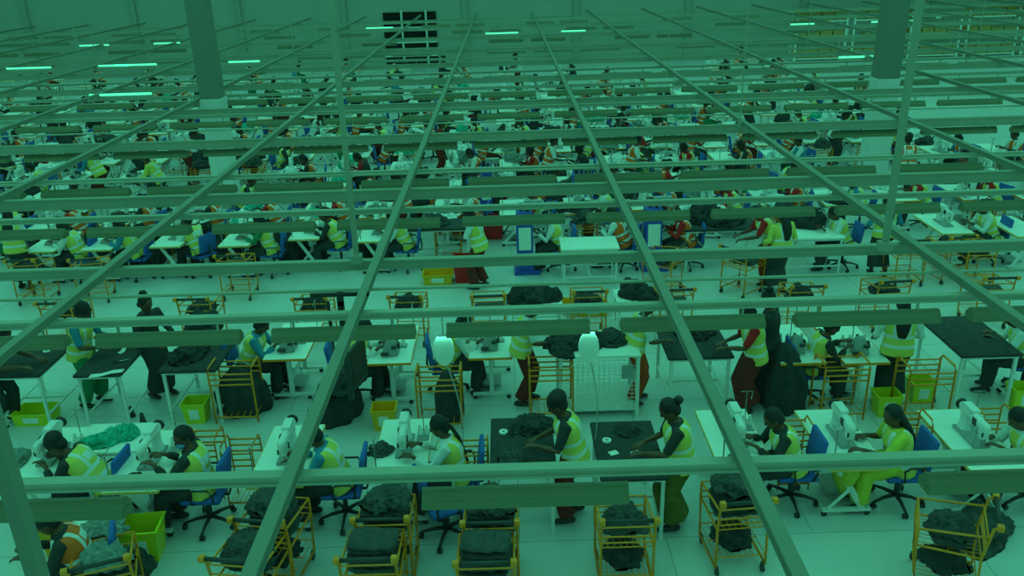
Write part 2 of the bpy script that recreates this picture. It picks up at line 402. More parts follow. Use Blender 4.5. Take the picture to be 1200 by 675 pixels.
# ------------------------------------------------------------------ people (facing +X, up Z)
def ik(a, t, l1, l2, pole):
    d = t-a; L = min(d.length, (l1+l2)*.995); dn = d.normalized()
    x = (l1*l1-l2*l2+L*L)/(2*L); h = math.sqrt(max(0, l1*l1-x*x))
    pv = pole-dn*pole.dot(dn); pv.normalize()
    return a+dn*x+pv*h, a+dn*L
V = Vector
def make_person(kind, lean=20, nod=30, hands=((.44, .10, .86), (.42, -.12, .86)), turn=0., hair='cap', bottom='trousers', sleeve='shirt_white', mask=False, vest=True, lod=0, feet=None, side=0., fem=True):
    """returns an Empty with body, hair and clothing"""
    root = empty('person')
    seated = kind == 'seated'
    hip = V((0, 0, .56)) if seated else V((0, 0, .88))
    sd = V((math.sin(R(lean))*math.cos(R(side)), math.sin(R(side)), math.cos(R(lean)))).normalized()      # spine
    fwd = (V((1, 0, 0))-sd*sd.x).normalized(); lat = sd.cross(fwd)
    def S(t, f=0, s=0): return hip+sd*t+fwd*f+lat*s
    sh = [S(.41, .01, s*.182) for s in (1, -1)]
    el, wr = [], []
    for i, s in enumerate((1, -1)):
        e_, w_ = ik(sh[i], V(hands[i]), .27, .25, V((-.35, s*.55, -1))); el.append(e_); wr.append(w_)
    hj = [hip+V((0, s*.085, -.02)) for s in (1, -1)]
    kn, an = [], []
    for i, s in enumerate((1, -1)):
        if seated:
            ft = feet[i] if feet else (.42+.05*s, s*.13, .08)
        else:
            ft = feet[i] if feet else (.02+.06*s, s*.11, .08)
        k_, a_ = ik(hj[i], V(ft), .42, .41, V((1, s*.15, .5 if seated else 0))); kn.append(k_); an.append(a_)
    nb = S(.46); hd_dir = V((math.sin(R(lean*.6+nod*.5)), 0, math.cos(R(lean*.6+nod*.5)))).normalized()
    hc = nb+hd_dir*.15+V((.012, 0, 0))
    hr = Matrix.Rotation(R(turn), 3, 'Z') @ Matrix.Rotation(R(nod), 3, 'Y')
    HS = 1.14
    def Hh(x, y, z): return hc+hr @ (V((x, y, z))*HS)
    # --- body
    b = NB()
    loft(b, [(S(-.10), 0.1521, 0.117), (S(-.02), 0.193, 0.1346), (S(.08), 0.1696, 0.117), (S(.17), 0.1462, 0.1053), (S(.28), 0.1696, 0.1228), (S(.37), 0.1872, 0.117), (S(.43), 0.1404, 0.0819), (S(.47), 0.06435, 0.06435)], 16, ref=lat)
    loft(b, [(nb-sd*.03, .055, .055), (nb+hd_dir*.05, .048, .048), (hc-hd_dir*.02, .048, .05)], 12, ref=lat)
    ell(b, hc, .100, .083, .122, hr, 18); ell(b, Hh(.025, 0, -.055), 0.06612, 0.05928, 0.06612, hr, 14)
    loft(b, [(Hh(.08, 0, .015), .008, .008), (Hh(.098, 0, -.012), .014, .012), (Hh(.088, 0, -.026), .014, .010)], 8, ref=lat)
    for s in (1, -1): ell(b, Hh(-.005, s*.073, -.005), 0.02052, 0.00912, 0.03192, hr, 8)
    ell(b, Hh(.078, 0, -.052), 0.01368, 0.02736, 0.00912, hr, 8)
    for i, s in enumerate((1, -1)):
        loft(b, [(S(.40, 0, s*.10), .06, .06), (sh[i], .056, .056), (sh[i].lerp(el[i], .5), .043, .045), (el[i], .037, .037), (el[i].lerp(wr[i], .3), .037, .036), (wr[i], .024, .020)], 12, ref=V((0, 0, 1)), roundcap=True)
        d = (wr[i]-el[i]).normalized(); d = (d*.8+V((.5, 0, -.12))).normalized() if kind != 'walk' else d
        ws = V((0, 1, 0)); ws = (ws-d*ws.dot(d)).normalized(); nn = d.cross(ws)*(1)
        if nn.z < 0: nn = -nn
        palm0, palm1 = wr[i]+d*.005, wr[i]+d*.085
        loft(b, [(wr[i]-d*.02, .024, .019), (palm0+d*.02, .033, .015), (palm1, .038, .013)], 10, ref=ws, roundcap=True)
        for j, (off, ln) in enumerate(((-.029, .060), (-.010, .072), (.010, .076), (.028, .066))):
            off *= s
            r0 = palm1+ws*off-d*.012
            p1 = r0+d*(ln*.5)-nn*.006+ws*off*.15; p2 = p1+d*(ln*.32)-nn*.022; p3 = p2+d*.012-nn*.020
            loft(b, [(r0, .0095, .0095), (p1, .009, .009), (p2, .008, .008), (p3, .007, .007)], 8, ref=ws, roundcap=True)
        t0 = wr[i]+d*.025-ws*s*.025; t1 = t0+d*.035-ws*s*.028-nn*.008; t2 = t1+d*.034-ws*s*.004-nn*.008
        loft(b, [(t0, .013, .012), (t1, .011, .011), (t2, .009, .009)], 8, ref=ws, roundcap=True)
        loft(b, [(hj[i]+V((0, 0, .03)), .085, .085), (hj[i].lerp(kn[i], .3), .083, .085), (hj[i].lerp(kn[i], .75), .064, .064), (kn[i], .055, .057), (kn[i].lerp(an[i], .3), .054, .056), (an[i], .035, .037)], 12, roundcap=True)
        fo = an[i]
        loft(b, [(fo+V((-.04, 0, -.04)), .03, .025), (fo+V((.05, 0, -.045)), .034, .028), (fo+V((.13, 0, -.055)), .038, .018)], 10, roundcap=True)
    body = link('body', remesh(b, .0075 if lod == 0 else .016, 'body', 1), 'skin', root)
    # --- eyes
    if lod == 0 and nod < 40:
        for s in (1, -1):
            b = NB(); ell(b, Hh(.074, s*.030, .012), 0.0114, 0.01596, 0.00798, hr, 8); obj('eye', b, 'hair', root, True)
    # --- trousers / skirt / shoes
    b = NB()
    if bottom == 'trousers':
        loft(b, [(S(-.12), 0.1638, 0.1287), (S(-.03), 0.2083, 0.1498), (S(.07), 0.1849, 0.1346)], 16, ref=lat)
        for i, s in enumerate((1, -1)):
            e2 = an[i]+(kn[i]-an[i]).normalized()*.05
            loft(b, [(hj[i]+V((0, 0, .03)), .098, .10), (hj[i].lerp(kn[i], .3), .112, .112), (hj[i].lerp(kn[i], .75), .098, .095), (kn[i], .088, .088), (kn[i].lerp(an[i], .4), .092, .092), (e2, .088, .095)], 14)
    else:
        if seated:
            km = (kn[0]+kn[1])/2
            loft(b, [(S(.06), 0.1813, 0.1346), (S(-.02), 0.2106, 0.1521)], 16, ref=lat)
            loft(b, [(hip+V((-.06, 0, 0)), .18, .10), (hip.lerp(km, .5), .19, .11), (km+V((.02, 0, -.02)), .19, .10)], 16, roundcap=True)
            for i in (0, 1): loft(b, [(hj[i]+V((0, 0, .03)), .10, .10), (hj[i].lerp(kn[i], .7), .10, .10), (kn[i], .095, .095), (kn[i].lerp(an[i], .5), .095, .095), (kn[i].lerp(an[i], .85), .10, .10)], 14)
            am = (an[0]+an[1])/2
            loft(b, [(km+V((0, 0, .03)), .19, .085), (km.lerp(am, .5)+V((.01, 0, 0)), .20, .10), (km.lerp(am, .85), .22, .12)], 16)
        else:
            am = (an[0]+an[1])/2; km = (kn[0]+kn[1])/2
            loft(b, [(S(.07), 0.1813, 0.1346), (S(-.03), 0.2164, 0.158), (hip.lerp(km, .5), .19, .15), (km, .19, .15), (km.lerp(am, .8), .21, .17)], 18, ref=lat)
    for v in b.verts:
        n_ = noise.noise(v.co*9)*.012; v.co += V((n_, n_*.7, 0))
    link('trousers' if bottom == 'trousers' else 'skirt', remesh(b, .014 if lod == 0 else .025, 'trousers', 2), 'black_cloth', root)
    for i in (0, 1):
        b = NB(); f = an[i]
        loft(b, [(f+V((-.055, 0, -.035)), .034, .036), (f+V((0, 0, -.03)), .04, .045), (f+V((.09, 0, -.045)), .043, .03), (f+V((.155, 0, -.055)), .034, .018)], 12, roundcap=True)
        for v in b.verts: v.co.z = max(v.co.z, f.z-.08)
        obj('shoe', b, 'black_plastic', root, True)
    # --- shirt with sleeves
    b = NB()
    loft(b, [(S(-.02), 0.193, 0.1404), (S(.08), 0.1755, 0.1264), (S(.17), 0.1615, 0.1193), (S(.28), 0.1837, 0.1369), (S(.37), 0.1989, 0.1287), (S(.43), 0.1498, 0.09594), (S(.47), 0.0819, 0.07956)], 16, ref=lat)
    for i, s in enumerate((1, -1)):
        loft(b, [(S(.39, 0, s*.09), .07, .07), (sh[i], .068, .068), (sh[i].lerp(el[i], .5), .058, .058), (sh[i].lerp(el[i], .9) if sleeve in ('shirt_blue', 'shirt_red') else el[i], .052, .052)]
             + ([(el[i].lerp(wr[i], .5), .046, .046), (el[i].lerp(wr[i], .8), .038, .038)] if sleeve in ('shirt_black', 'shirt_white') else []), 12, ref=V((0, 0, 1)))
    for v in b.verts:
        n_ = noise.noise(v.co*11)*.008; v.co += V((n_, n_, n_))
    link('shirt', remesh(b, .012 if lod == 0 else .022, 'shirt', 2), sleeve, root)
    # --- high visibility vest
    if vest:
        b = NB()
        loft(b, [(S(-.10), 0.2223, 0.1638), (S(0), 0.2129, 0.158), (S(.10), 0.1966, 0.1451), (S(.18), 0.1895, 0.1404), (S(.28), 0.2012, 0.1544), (S(.36), 0.2083, 0.1451), (S(.42), 0.1755, 0.1147), (S(.455), 0.1076, 0.0936)], 20, ref=lat)
        for i, s in enumerate((1, -1)):
            ell(b, S(.385, 0, s*.15), .075, .058, .075, None, 12)
        for v in b.verts:
            n_ = noise.noise(v.co*8+V((3, 1, 2)))*.014; v.co += V((n_, n_, 0))
        me = remesh(b, .012 if lod == 0 else .022, 'vest', 2)
        at_ = me.attributes.new('band', 'FLOAT_VECTOR', 'POINT')
        for v in me.vertices:
            q = v.co-hip; at_.data[v.index].vector = (q.dot(sd), q.dot(lat), q.dot(fwd))
        link('vest', me, 'vest_yellow', root)
        if lod == 0:   # lanyard with pass
            b = NB(); f0 = S(.45, .05, .05); f1 = S(.20, .145, 0); f2 = S(.45, .05, -.05)
            tube(b, [f0, S(.38, .125, .05), f1], .004, 6); tube(b, [f2, S(.38, .125, -.05), f1], .004, 6); obj('lanyard', b, 'shirt_black', root)
    # --- hair
    b = NB(); hm = 'hair'; hn = 'hair'
    ell(b, Hh(-.016, 0, .024), 0.1003, 0.09348, 0.1117, hr, 18)
    ell(b, Hh(-.045, 0, -.02), 0.0684, 0.08436, 0.0855, hr, 14)
    if hair == 'bun': ell(b, Hh(-.125, 0, .03), 0.0513, 0.0513, 0.04788, hr, 12)
    if hair == 'topbun': ell(b, Hh(-.06, 0, .125), 0.0513, 0.0513, 0.0399, hr, 12)
    if hair == 'wrap':
        ell(b, Hh(-.05, 0, .05), 0.1083, 0.1026, 0.0969, hr, 14); hn = 'head_wrap'; hm = 'hair'
    if hair == 'braid':
        pts = [Hh(-.07, 0, 0), Hh(-.10, 0, -.06)]+[S(.40-k*.08, -.14, .01*math.sin(k*2)) for k in range(5)]
        loft(b, [(q, .026-.002*k, .022) for k, q in enumerate(pts)], 10)
    if hair == 'long':
        loft(b, [(Hh(-.05, 0, .02), .08, .06), (S(.40, -.12), .10, .045), (S(.28, -.15), .085, .035), (S(.18, -.14), .05, .02)], 12, ref=lat)
    for v in b.verts:
        n_ = noise.noise(v.co*30)*.008; v.co += V((n_, n_, n_))
    # keep the face clear
    obj(hn, b, hm, root, True)
    if hair == 'cap':
        pass
    if mask:
        b = NB(); ell(b, Hh(.055, 0, -.045), 0.057, 0.06612, 0.0513, hr, 14); obj('face_mask', b, 'mask_blue', root, True)
    return proto(root)

T0 = dict(hands=((.46, .12, .84), (.44, -.10, .84)))
P = {}
P['sit'] = make_person('seated', 22, 34, hair='cap', **T0)
P['sit_deep'] = make_person('seated', 38, 55, hair='wrap', bottom='skirt', sleeve='shirt_black', hands=((.50, .14, .84), (.48, -.08, .84)))
P['sit_braid'] = make_person('seated', 14, 26, hair='braid', sleeve='shirt_white', hands=((.48, .12, .84), (.44, -.12, .86)))
P['sit_mask'] = make_person('seated', 8, 20, turn=48, hair='cap', sleeve='shirt_black', mask=True, hands=((.42, .16, .92), (.40, -.08, .90)))
P['sit_long'] = make_person('seated', 12, 24, turn=14, hair='long', bottom='skirt', sleeve='shirt_blue', hands=((.52, .18, .84), (.34, -.18, .80)))
P['stand'] = make_person('stand', 14, 38, hair='wrap', sleeve='shirt_blue', hands=((.42, .14, 1.04), (.40, -.12, .98)))
P['stand_bun'] = make_person('stand', 10, 36, hair='bun', bottom='skirt', sleeve='shirt_blue', hands=((.44, .12, 1.02), (.38, -.16, .98)))
P['stand_up'] = make_person('stand', 3, 8, hair='long', bottom='skirt', sleeve='shirt_white', hands=((.22, .24, .92), (.24, -.24, .95)))
P['stand_lean'] = make_person('stand', 30, 40, hair='cap', sleeve='shirt_red', hands=((.58, .18, .95), (.55, -.14, .95)))
P['gown'] = make_person('stand', 4, 20, hair='topbun', bottom='skirt', sleeve='shirt_black', vest=False, hands=((.30, .20, .96), (.32, -.16, .98)))
for k, kw in (('f_sit', dict(kind='seated', lean=24, nod=35, hair='cap', sleeve='shirt_black', lod=1, **T0)), ('f_sit2', dict(kind='seated', lean=12, nod=25, hair='bun', bottom='skirt', sleeve='shirt_blue', lod=1, **T0)),
              ('f_stand', dict(kind='stand', lean=12, nod=30, hair='wrap', sleeve='shirt_blue', lod=1, hands=((.42, .14, 1.0), (.40, -.12, .98)))),
              ('f_stand2', dict(kind='stand', lean=24, nod=36, hair='cap', bottom='skirt', sleeve='shirt_black', lod=1, hands=((.50, .14, .95), (.45, -.12, .95))))):
    P[k] = make_person(**kw)

# ------------------------------------------------------------------ furniture and machines
def chair():
    r = empty('office_chair')
    b = NB(); box(b, -.22, .22, -.22, .22, .41, .46, bev=.02); obj('seat', b, 'blue_cloth', r, True)
    b = NB(); mw = Matrix.Translation((-.245, 0, .72)) @ Matrix.Rotation(R(-8), 4, 'Y'); box(b, -.025, .025, -.20, .20, -.19, .19, bev=.022, mw=mw); obj('backrest', b, 'blue_cloth', r, True)
    b = NB(); tube(b, [(-.10, 0, .40), (-.26, 0, .41), (-.29, 0, .50), (-.275, 0, .66)], .016); obj('back_support', b, 'black_plastic', r, True)
    b = NB(); cyl(b, (0, 0), .028, .12, .30); cyl(b, (0, 0), .018, .30, .41); box(b, -.09, .09, -.07, .07, .385, .41); obj('gas_column', b, 'black_plastic', r)
    for s in (1, -1):
        b = NB(); tube(b, [(.05, s*.22, .43), (.06, s*.27, .46), (.08, s*.275, .60), (.02, s*.275, .64), (-.14, s*.275, .64), (-.18, s*.27, .56), (-.16, s*.22, .43)], .013); obj('armrest', b, 'black_plastic', r, True)
    b = NB()
    for k in range(5):
        a = 2*math.pi*k/5+.3; c, s = math.cos(a), math.sin(a)
        loft(b, [((0, 0, .12), .026, .026), ((c*.16, s*.16, .11), .022, .018), ((c*.30, s*.30, .075), .017, .013)], 8)
    obj('star_base', b, 'black_plastic', r, True)
    for k in range(5):
        a = 2*math.pi*k/5+.3; c, s = math.cos(a)*.29, math.sin(a)*.29
        b = NB()
        for q in (-.016, .016): loft(b, [((c-math.sin(a)*(q-.009), s+math.cos(a)*(q-.009), .032), .03, .03), ((c-math.sin(a)*(q+.009), s+math.cos(a)*(q+.009), .032), .03, .03)], 12, ref=V((0, 0, 1)))
        obj('caster', b, 'black_plastic', r)
    return proto(r)
CH = chair()
def table(kind='y'):
    """sewing table, long side along Y, operator sits at -X"""
    r = empty('sewing_table')
    b = NB(); box(b, -.30, .30, -.62, .62, .722, .752, bev=.006); obj('tabletop', b, 'white_top', r)
    b = NB()
    for (x0, x1, y0, y1) in ((-.305, .305, -.628, -.618), (-.305, .305, .618, .628), (-.308, -.298, -.62, .62), (.298, .308, -.62, .62)): box(b, x0, x1, y0, y1, .718, .750)
    obj('edge_band', b, 'edge_band' if kind == 'y' else 'orange_paint', r)
    for s in (-1, 1):
        b = NB(); y = s*.42
        if kind == 'y':
            loft(b, [((.20, y, .72), .022, .035), ((-.18, y, .09), .022, .035)], 4, ref=V((0, 1, 0)))
            loft(b, [((-.02, y+.001, .35), .018, .022), ((.20, y+.001, .10), .018, .022)], 4)
        else:
            box(b, -.03, .03, y-.025, y+.025, .09, .72)
            box(b, -.22, .22, y-.02, y+.02, .69, .72)
        box(b, -.27, .27, y-.025, y+.025, .065, .10)
        obj('leg_frame', b, 'white_steel', r)
        for q in (-.24, .24):
            b = NB(); loft(b, [((q, y-.012, .033), .033, .033), ((q, y+.012, .033), .033, .033)], 12, ref=V((0, 0, 1))); obj('caster', b, 'black_plastic', r)
    b = NB(); box(b, -.02, .02, -.42, .42, .30, .34); obj('crossbar', b, 'white_steel', r)
    b = NB(); box(b, -.16, .12, -.22, .14, .09, .115, bev=.006, mw=Matrix.Rotation(R(5), 4, 'Y')); tube(b, [(0, .15, .11), (0, .1, .70)], .006); obj('pedal', b, 'grey_casting', r)
    b = NB(); box(b, .02, .20, -.05, .17, .55, .72, bev=.02); obj('motor', b, 'grey_casting', r)
    b = NB(); box(b, -.22, -.10, .30, .40, .62, .72, bev=.01); obj('control_box', b, 'black_plastic', r)
    b = NB(); tube(b, [(.24, .50, .75), (.24, .50, 1.16)], .008); tube(b, [(.24, .36, 1.14), (.24, .60, 1.14)], .006); obj('thread_stand', b, 'steel', r)
    return proto(r)
TY, TO = table('y'), table('o')
def machine():
    """lockstitch head: arm along Y, needle end at -Y, origin on the tabletop"""
    r = empty('sewing_machine')
    b = NB(); box(b, -.09, .09, -.24, .24, 0, .035, bev=.008); obj('bed', b, 'grey_casting', r)
    b = NB()
    loft(b, [((0, .16, .03), .085, .07), ((0, .165, .15), .065, .05), ((0, .165, .27), .062, .062)], 12, ref=V((0, 1, 0)))
    loft(b, [((0, .235, .27), .055, .060), ((0, .10, .275), .052, .052), ((0, -.10, .27), .048, .045), ((0, -.20, .26), .05, .06), ((0, -.255, .25), .045, .075)], 12, ref=V((1, 0, 0)), roundcap=True)
    box(b, -.042, .042, -.262, -.175, .13, .30, bev=.012); box(b, -.05, .05, -.02, .20, .31, .355, bev=.012)
    obj('arm', b, 'white_steel', r, False)
    b = NB(); loft(b, [((0, .275, .27), .062, .062), ((0, .30, .27), .066, .066), ((0, .315, .27), .05, .05)], 18, ref=V((0, 0, 1))); obj('handwheel', b, 'black_plastic', r)
    b = NB(); tube(b, [(0, -.22, .14), (0, -.22, .045)], .006); box(b, -.012, .012, -.235, -.205, .036, .046); tube(b, [(.02, -.235, .20), (.02, -.235, .06)], .004); obj('needle_bar', b, 'steel', r)
    for bb in ((-.056, -.042, -.12, -.05, .22, .30), (.044, .058, -.16, -.13, .17, .24), (-.05, -.03, -.27, -.26, .16, .22)):
        b = NB(); box(b, *bb, bev=.004); obj('tension_dial', b, 'black_plastic', r)
    b = NB()
    box(b, .12, .26, .12, .36, 0, .02)
    tube(b, [(.19, .30, .0), (.19, .30, .42)], .006); tube(b, [(.12, .30, .42), (.26, .30, .42), (.20, .16, .40)], .005); obj('thread_stand', b, 'steel', r)
    for q in (.15, .23):
        b = NB(); cyl(b, (q, .24), .032, .02, .14, 12, .014); obj('thread_cone', b, 'white_top', r)
    return proto(r)
MA = machine()
def overlock():
    r = empty('overlock_machine')
    b = NB()
    loft(b, [((0, -.02, 0), .16, .15), ((0, -.01, .10), .145, .13), ((0, .0, .20), .09, .09), ((0, .0, .24), .05, .05)], 4, ref=V((1, 1, 0)))
    bmesh.ops.bevel(b, geom=list(b.edges), offset=.012, segments=2, affect='EDGES')
    obj('casing', b, 'grey_casting', r)
    b = NB(); box(b, -.13, -.02, -.16, -.10, .03, .07, bev=.01); obj('cloth_plate', b, 'black_plastic', r)
    b = NB(); box(b, .02, .09, -.14, -.09, .12, .16, bev=.008); obj('looper_cover', b, 'black_plastic', r)
    b = NB(); loft(b, [((.10, 0, .12), .05, .05), ((.125, 0, .12), .05, .05)], 16, ref=V((0, 0, 1))); obj('handwheel', b, 'black_plastic', r)
    b = NB(); box(b, -.20, .20, .15, .27, 0, .02); tube(b, [(0, .24, 0), (0, .24, .44)], .007); tube(b, [(-.17, .24, .42), (.17, .24, .42)], .006)
    obj('thread_stand', b, 'steel', r)
    for k, q in enumerate((-.15, -.05, .05, .15)):
        b = NB(); cyl(b, (q, .21), .036, .02, .17, 12, .016); obj('thread_cone', b, 'black_plastic' if k == 2 else 'white_top', r)
    return proto(r)
OV = overlock()
def rack():
    """orange tube rack, width along X"""
    r = empty('tube_rack')
    for s in (-1, 1):
        b = NB(); x = s*.29
        tube(b, [(x, -.20, .03), (x, -.20, .80), (x, -.15, .86), (x, .15, .86), (x, .20, .80), (x, .20, .03)], .015, 8); obj('end_frame', b, 'orange_paint', r, True)
    for y in (-.2, .2):
        for z in (.12, .62, .70, .78): b = NB(); tube(b, [(-.29, y, z), (.29, y, z)], .012, 8); obj('rail', b, 'orange_paint', r, True)
    b = NB()
    for k in range(7): tube(b, [(-.26+k*.087, -.2, .13), (-.26+k*.087, .2, .13)], .005, 6)
    obj('shelf_wires', b, 'orange_paint', r)
    return proto(r)
RK = rack()
def trolley():
    """orange cloth trolley, push handle at -Y"""
    r = empty('cloth_trolley')
    b = NB(); tube(b, [(-.24, -.32, .93), (.24, -.32, .93)], .022, 10); obj('push_handle', b, 'black_plastic', r, True)
    for s in (-1, 1):
        b = NB(); x = s*.26
        tube(b, [(x, -.32, .93), (x, -.27, .90), (x, -.22, .55), (x, -.24, .10), (x, .30, .10), (x, .34, .55), (x, .34, .74)], .014, 8)
        tube(b, [(x, -.22, .55), (x, .34, .55)], .012, 8); tube(b, [(x, -.25, .80), (x, .34, .74)], .012, 8)
        box(b, x-.03, x+.03, -.35, -.29, .90, .96, bev=.01)
        obj('side_frame', b, 'orange_paint', r, True)
    for z, y0, y1 in ((.55, -.22, .34), (.22, -.24, .32)):
        b = NB()
        for k in range(9): tube(b, [(-.25+k*.0625, y0, z), (-.25+k*.0625, y1, z)], .004, 6)
        for y in (y0, (y0+y1)/2, y1): tube(b, [(-.26, y, z), (.26, y, z)], .008, 6)
        obj('wire_shelf', b, 'orange_paint', r)
    for y, z in ((-.24, .62), (-.24, .69), (-.24, .80), (.34, .62), (.34, .74)):
        b = NB(); tube(b, [(-.26, y, z), (.26, y, z)], .010, 6); obj('end_rail', b, 'orange_paint', r)
    for x in (-.24, .24):
        for y in (-.22, .30):
            b = NB(); box(b, x-.012, x+.012, y-.02, y+.02, .05, .10); loft(b, [((x-.014, y-.01, .04), .04, .04), ((x+.014, y-.01, .04), .04, .04)], 12, ref=V((0, 0, 1))); obj('caster', b, 'black_plastic', r)
    return proto(r)
TR = trolley()
def folded():
    b = NB()
    loft(b, [((-.25, 0, .04), .16, .035), ((-.12, 0, .045), .19, .042), ((.05, 0, .04), .185, .038), ((.24, 0, .045), .17, .036)], 14, ref=V((0, 1, 0)), roundcap=True)
    bmesh.ops.subdivide_edges(b, edges=list(b.edges), cuts=2, use_grid_fill=True)
    for v in b.verts:
        n_ = noise.noise(v.co*13)*.020+noise.noise(v.co*V((4, 30, 30)))*.007; v.co += V((n_, n_, n_*.8)); v.co.z = max(v.co.z, 0)
    o = obj('folded_cloth', b, 'charcoal_cloth', None, True); return proto(o)
FO = folded()
def heap(seed, sx, sy, sz):
    b = NB(); bmesh.ops.create_icosphere(b, subdivisions=6, radius=1)
    for v in b.verts:
        c = v.co.copy(); q = c+V((seed*7.1, seed*3.3, 0))
        wv = noise.noise(q*1.1)*1.3
        f = .92+.26*noise.noise(q*1.5)+.20*(.35-abs(noise.noise(V((q.x*2.2+wv, q.y*3.6, q.z*1.6)))))*1.6+.13*(.3-abs(noise.noise(V((q.x*7, q.y*3.5+wv*2, q.z*4)))))+.05*noise.noise(q*12)
        z = c.z
        v.co = V((c.x*sx*f, c.y*sy*f, (abs(z)**1.0*(1-.25*abs(math.sin(c.x*4+seed))) if z > 0 else z*.12)*sz*f))
        if z < 0: v.co.z = max(v.co.z, -.0)+0
    for v in b.verts: v.co.z = max(0, v.co.z)
    o = obj('cloth_heap', b, 'black_cloth', None, True); return proto(o)
HP = [heap(1, .34, .30, .20), heap(2, .40, .26, .28), heap(3, .28, .28, .36)]
def drape(seed):
    """cloth bundle hanging over: taller hanging mass"""
    b = NB(); bmesh.ops.create_icosphere(b, subdivisions=5, radius=1)
    for v in b.verts:
        c = v.co.copy(); a = math.atan2(c.y, c.x)
        f = 1+.10*math.sin(a*7+seed)+.12*noise.noise(c*3+V((seed, 0, 0)))
        z = max(-.62, c.z)
        v.co = V((c.x*.40*f*(1.05-.25*z), c.y*.34*f*(1.05-.25*z), (z+.62)*.62))
    for v in b.verts: v.co.z = max(0, v.co.z)
    o = obj('cloth_bundle', b, 'black_cloth', None, True); return proto(o)
DR = drape(2)
def bin_(name, h=.36, w=.19, d=.16, taper=.8):
    r = empty(name)
    b = NB(); t = .008
    def ring(s, z, inn=0): return [b.verts.new((x*(w*s-inn), y*(d*s-inn), z)) for x, y in ((-1, -1), (1, -1), (1, 1), (-1, 1))]
    rs = [ring(taper, 0), ring(1, h), ring(1.08, h), ring(1.08, h+.015), ring(1, h+.015, t), ring(taper, .015, t)]
    for p_, q_ in zip(rs, rs[1:]):
        for k in range(4): b.faces.new((p_[k], p_[(k+1) % 4], q_[(k+1) % 4], q_[k]))
    b.faces.new(list(reversed(rs[0]))); b.faces.new(rs[-1])
    obj('tub', b, 'yellow_plastic', r)
    b = NB(); mw = Matrix.Translation((0, -d*(1+taper)/2-.004, h*.5)) @ Matrix.Rotation(math.atan2(d*(1-taper), h), 4, 'X'); box(b, -w*.42, w*.42, -.003, .003, -h*.26, h*.26, mw=mw); obj('label_sheet', b, 'paper', r)
    for s in (-1, 1):
        b = NB(); tube(b, [(s*w*.95, -.05, h*.8), (s*w*1.06, -.05, h*.82), (s*w*1.06, .05, h*.82), (s*w*.95, .05, h*.8)], .008, 6); obj('grip', b, 'yellow_plastic', r)
    return proto(r)
BN = bin_('plastic_bin'); CR = bin_('plastic_crate', .20, .30, .21, .92)
def board(name='work_table', l=.58, w=.36, top='black_cloth', z=.84):
    """padded black table, long side along Y"""
    r = empty(name)
    b = NB(); box(b, -w, w, -l, l, z-.045, z, bev=.02); obj('padded_top', b, top, r, True)
    b = NB(); box(b, -w+.03, w-.03, -l+.03, l-.03, z-.075, z-.045); obj('apron_frame', b, 'white_steel', r)
    for sx in (-1, 1):
        for sy in (-1, 1):
            b = NB(); x, y = sx*(w-.05), sy*(l-.06); box(b, x-.018, x+.018, y-.018, y+.018, .02, z-.07); cyl(b, (x, y), .026, 0, .03); obj('leg', b, 'white_steel', r)
    for sx in (-1, 1):
        b = NB(); x = sx*(w-.05); box(b, x-.012, x+.012, -l+.06, l-.06, .18, .205); obj('rail', b, 'white_steel', r)
    b = NB(); box(b, -w+.05, w-.05, -.015, .015, .18, .205); obj('rail', b, 'white_steel', r)
    return proto(r)
BD = board(); BDW = board('white_table', .55, .36, 'white_top', .78)
def cage():
    r = empty('wire_cage_table'); X, Y, Z = .52, .38, .92
    b = NB(); box(b, -X-.03, X+.03, -Y-.03, Y+.03, Z, Z+.03, bev=.006); obj('tabletop', b, 'white_top', r)
    for sx in (-1, 1):
        for sy in (-1, 1):
            b = NB(); box(b, sx*X-.02, sx*X+.02, sy*Y-.02, sy*Y+.02, 0, Z); obj('leg', b, 'white_steel', r)
    def panel(p0, p1):
        b = NB(); p0, p1 = V(p0), V(p1)
        for k in range(15): q = p0.lerp(p1, k/14); tube(b, [(q.x, q.y, .12), (q.x, q.y, Z-.14)], .0035, 5)
        for k in range(12): z = .12+k*(Z-.26)/11; tube(b, [(p0.x, p0.y, z), (p1.x, p1.y, z)], .0035, 5)
        obj('wire_panel', b, 'white_steel', r)
    panel((-X, -Y, 0), (X, -Y, 0)); panel((X, -Y, 0), (X, Y, 0)); panel((-X, Y, 0), (X, Y, 0)); panel((-X, -Y, 0), (-X, Y, 0))
    b = NB(); box(b, .30, .46, -Y-.03, -Y-.01, Z-.32, Z-.12, bev=.004); obj('switch_box', b, 'grey_casting', r)
    b = NB(); box(b, -X, X, -Y, Y, .10, .12); obj('bottom_shelf', b, 'white_steel', r)
    return proto(r)
CG = cage()
def blue_press():
    r = empty('blue_machine')
    b = NB(); box(b, -.16, .16, -.20, .20, .05, 1.10, bev=.012); obj('cabinet', b, 'blue_paint', r)
    b = NB(); box(b, -.22, .30, -.24, .24, .0, .07, bev=.01); obj('base', b, 'blue_paint', r)
    b = NB(); box(b, -.12, .12, -.212, -.20, .45, .85, bev=.004); obj('front_panel', b, 'white_top', r)
    b = NB(); box(b, .10, .42, -.10, .10, .80, .86, bev=.01); tube(b, [(.30, 0, .86), (.30, 0, 1.18)], .02); box(b, .0, .36, -.06, .06, 1.16, 1.28, bev=.02); obj('press_head', b, 'grey_casting', r)
    b = NB(); cyl(b, (-.06, .05), .05, 1.10, 1.22); cyl(b, (.06, -.05), .035, 1.10, 1.19); obj('regulator', b, 'black_plastic', r)
    return proto(r)
BP = blue_press()
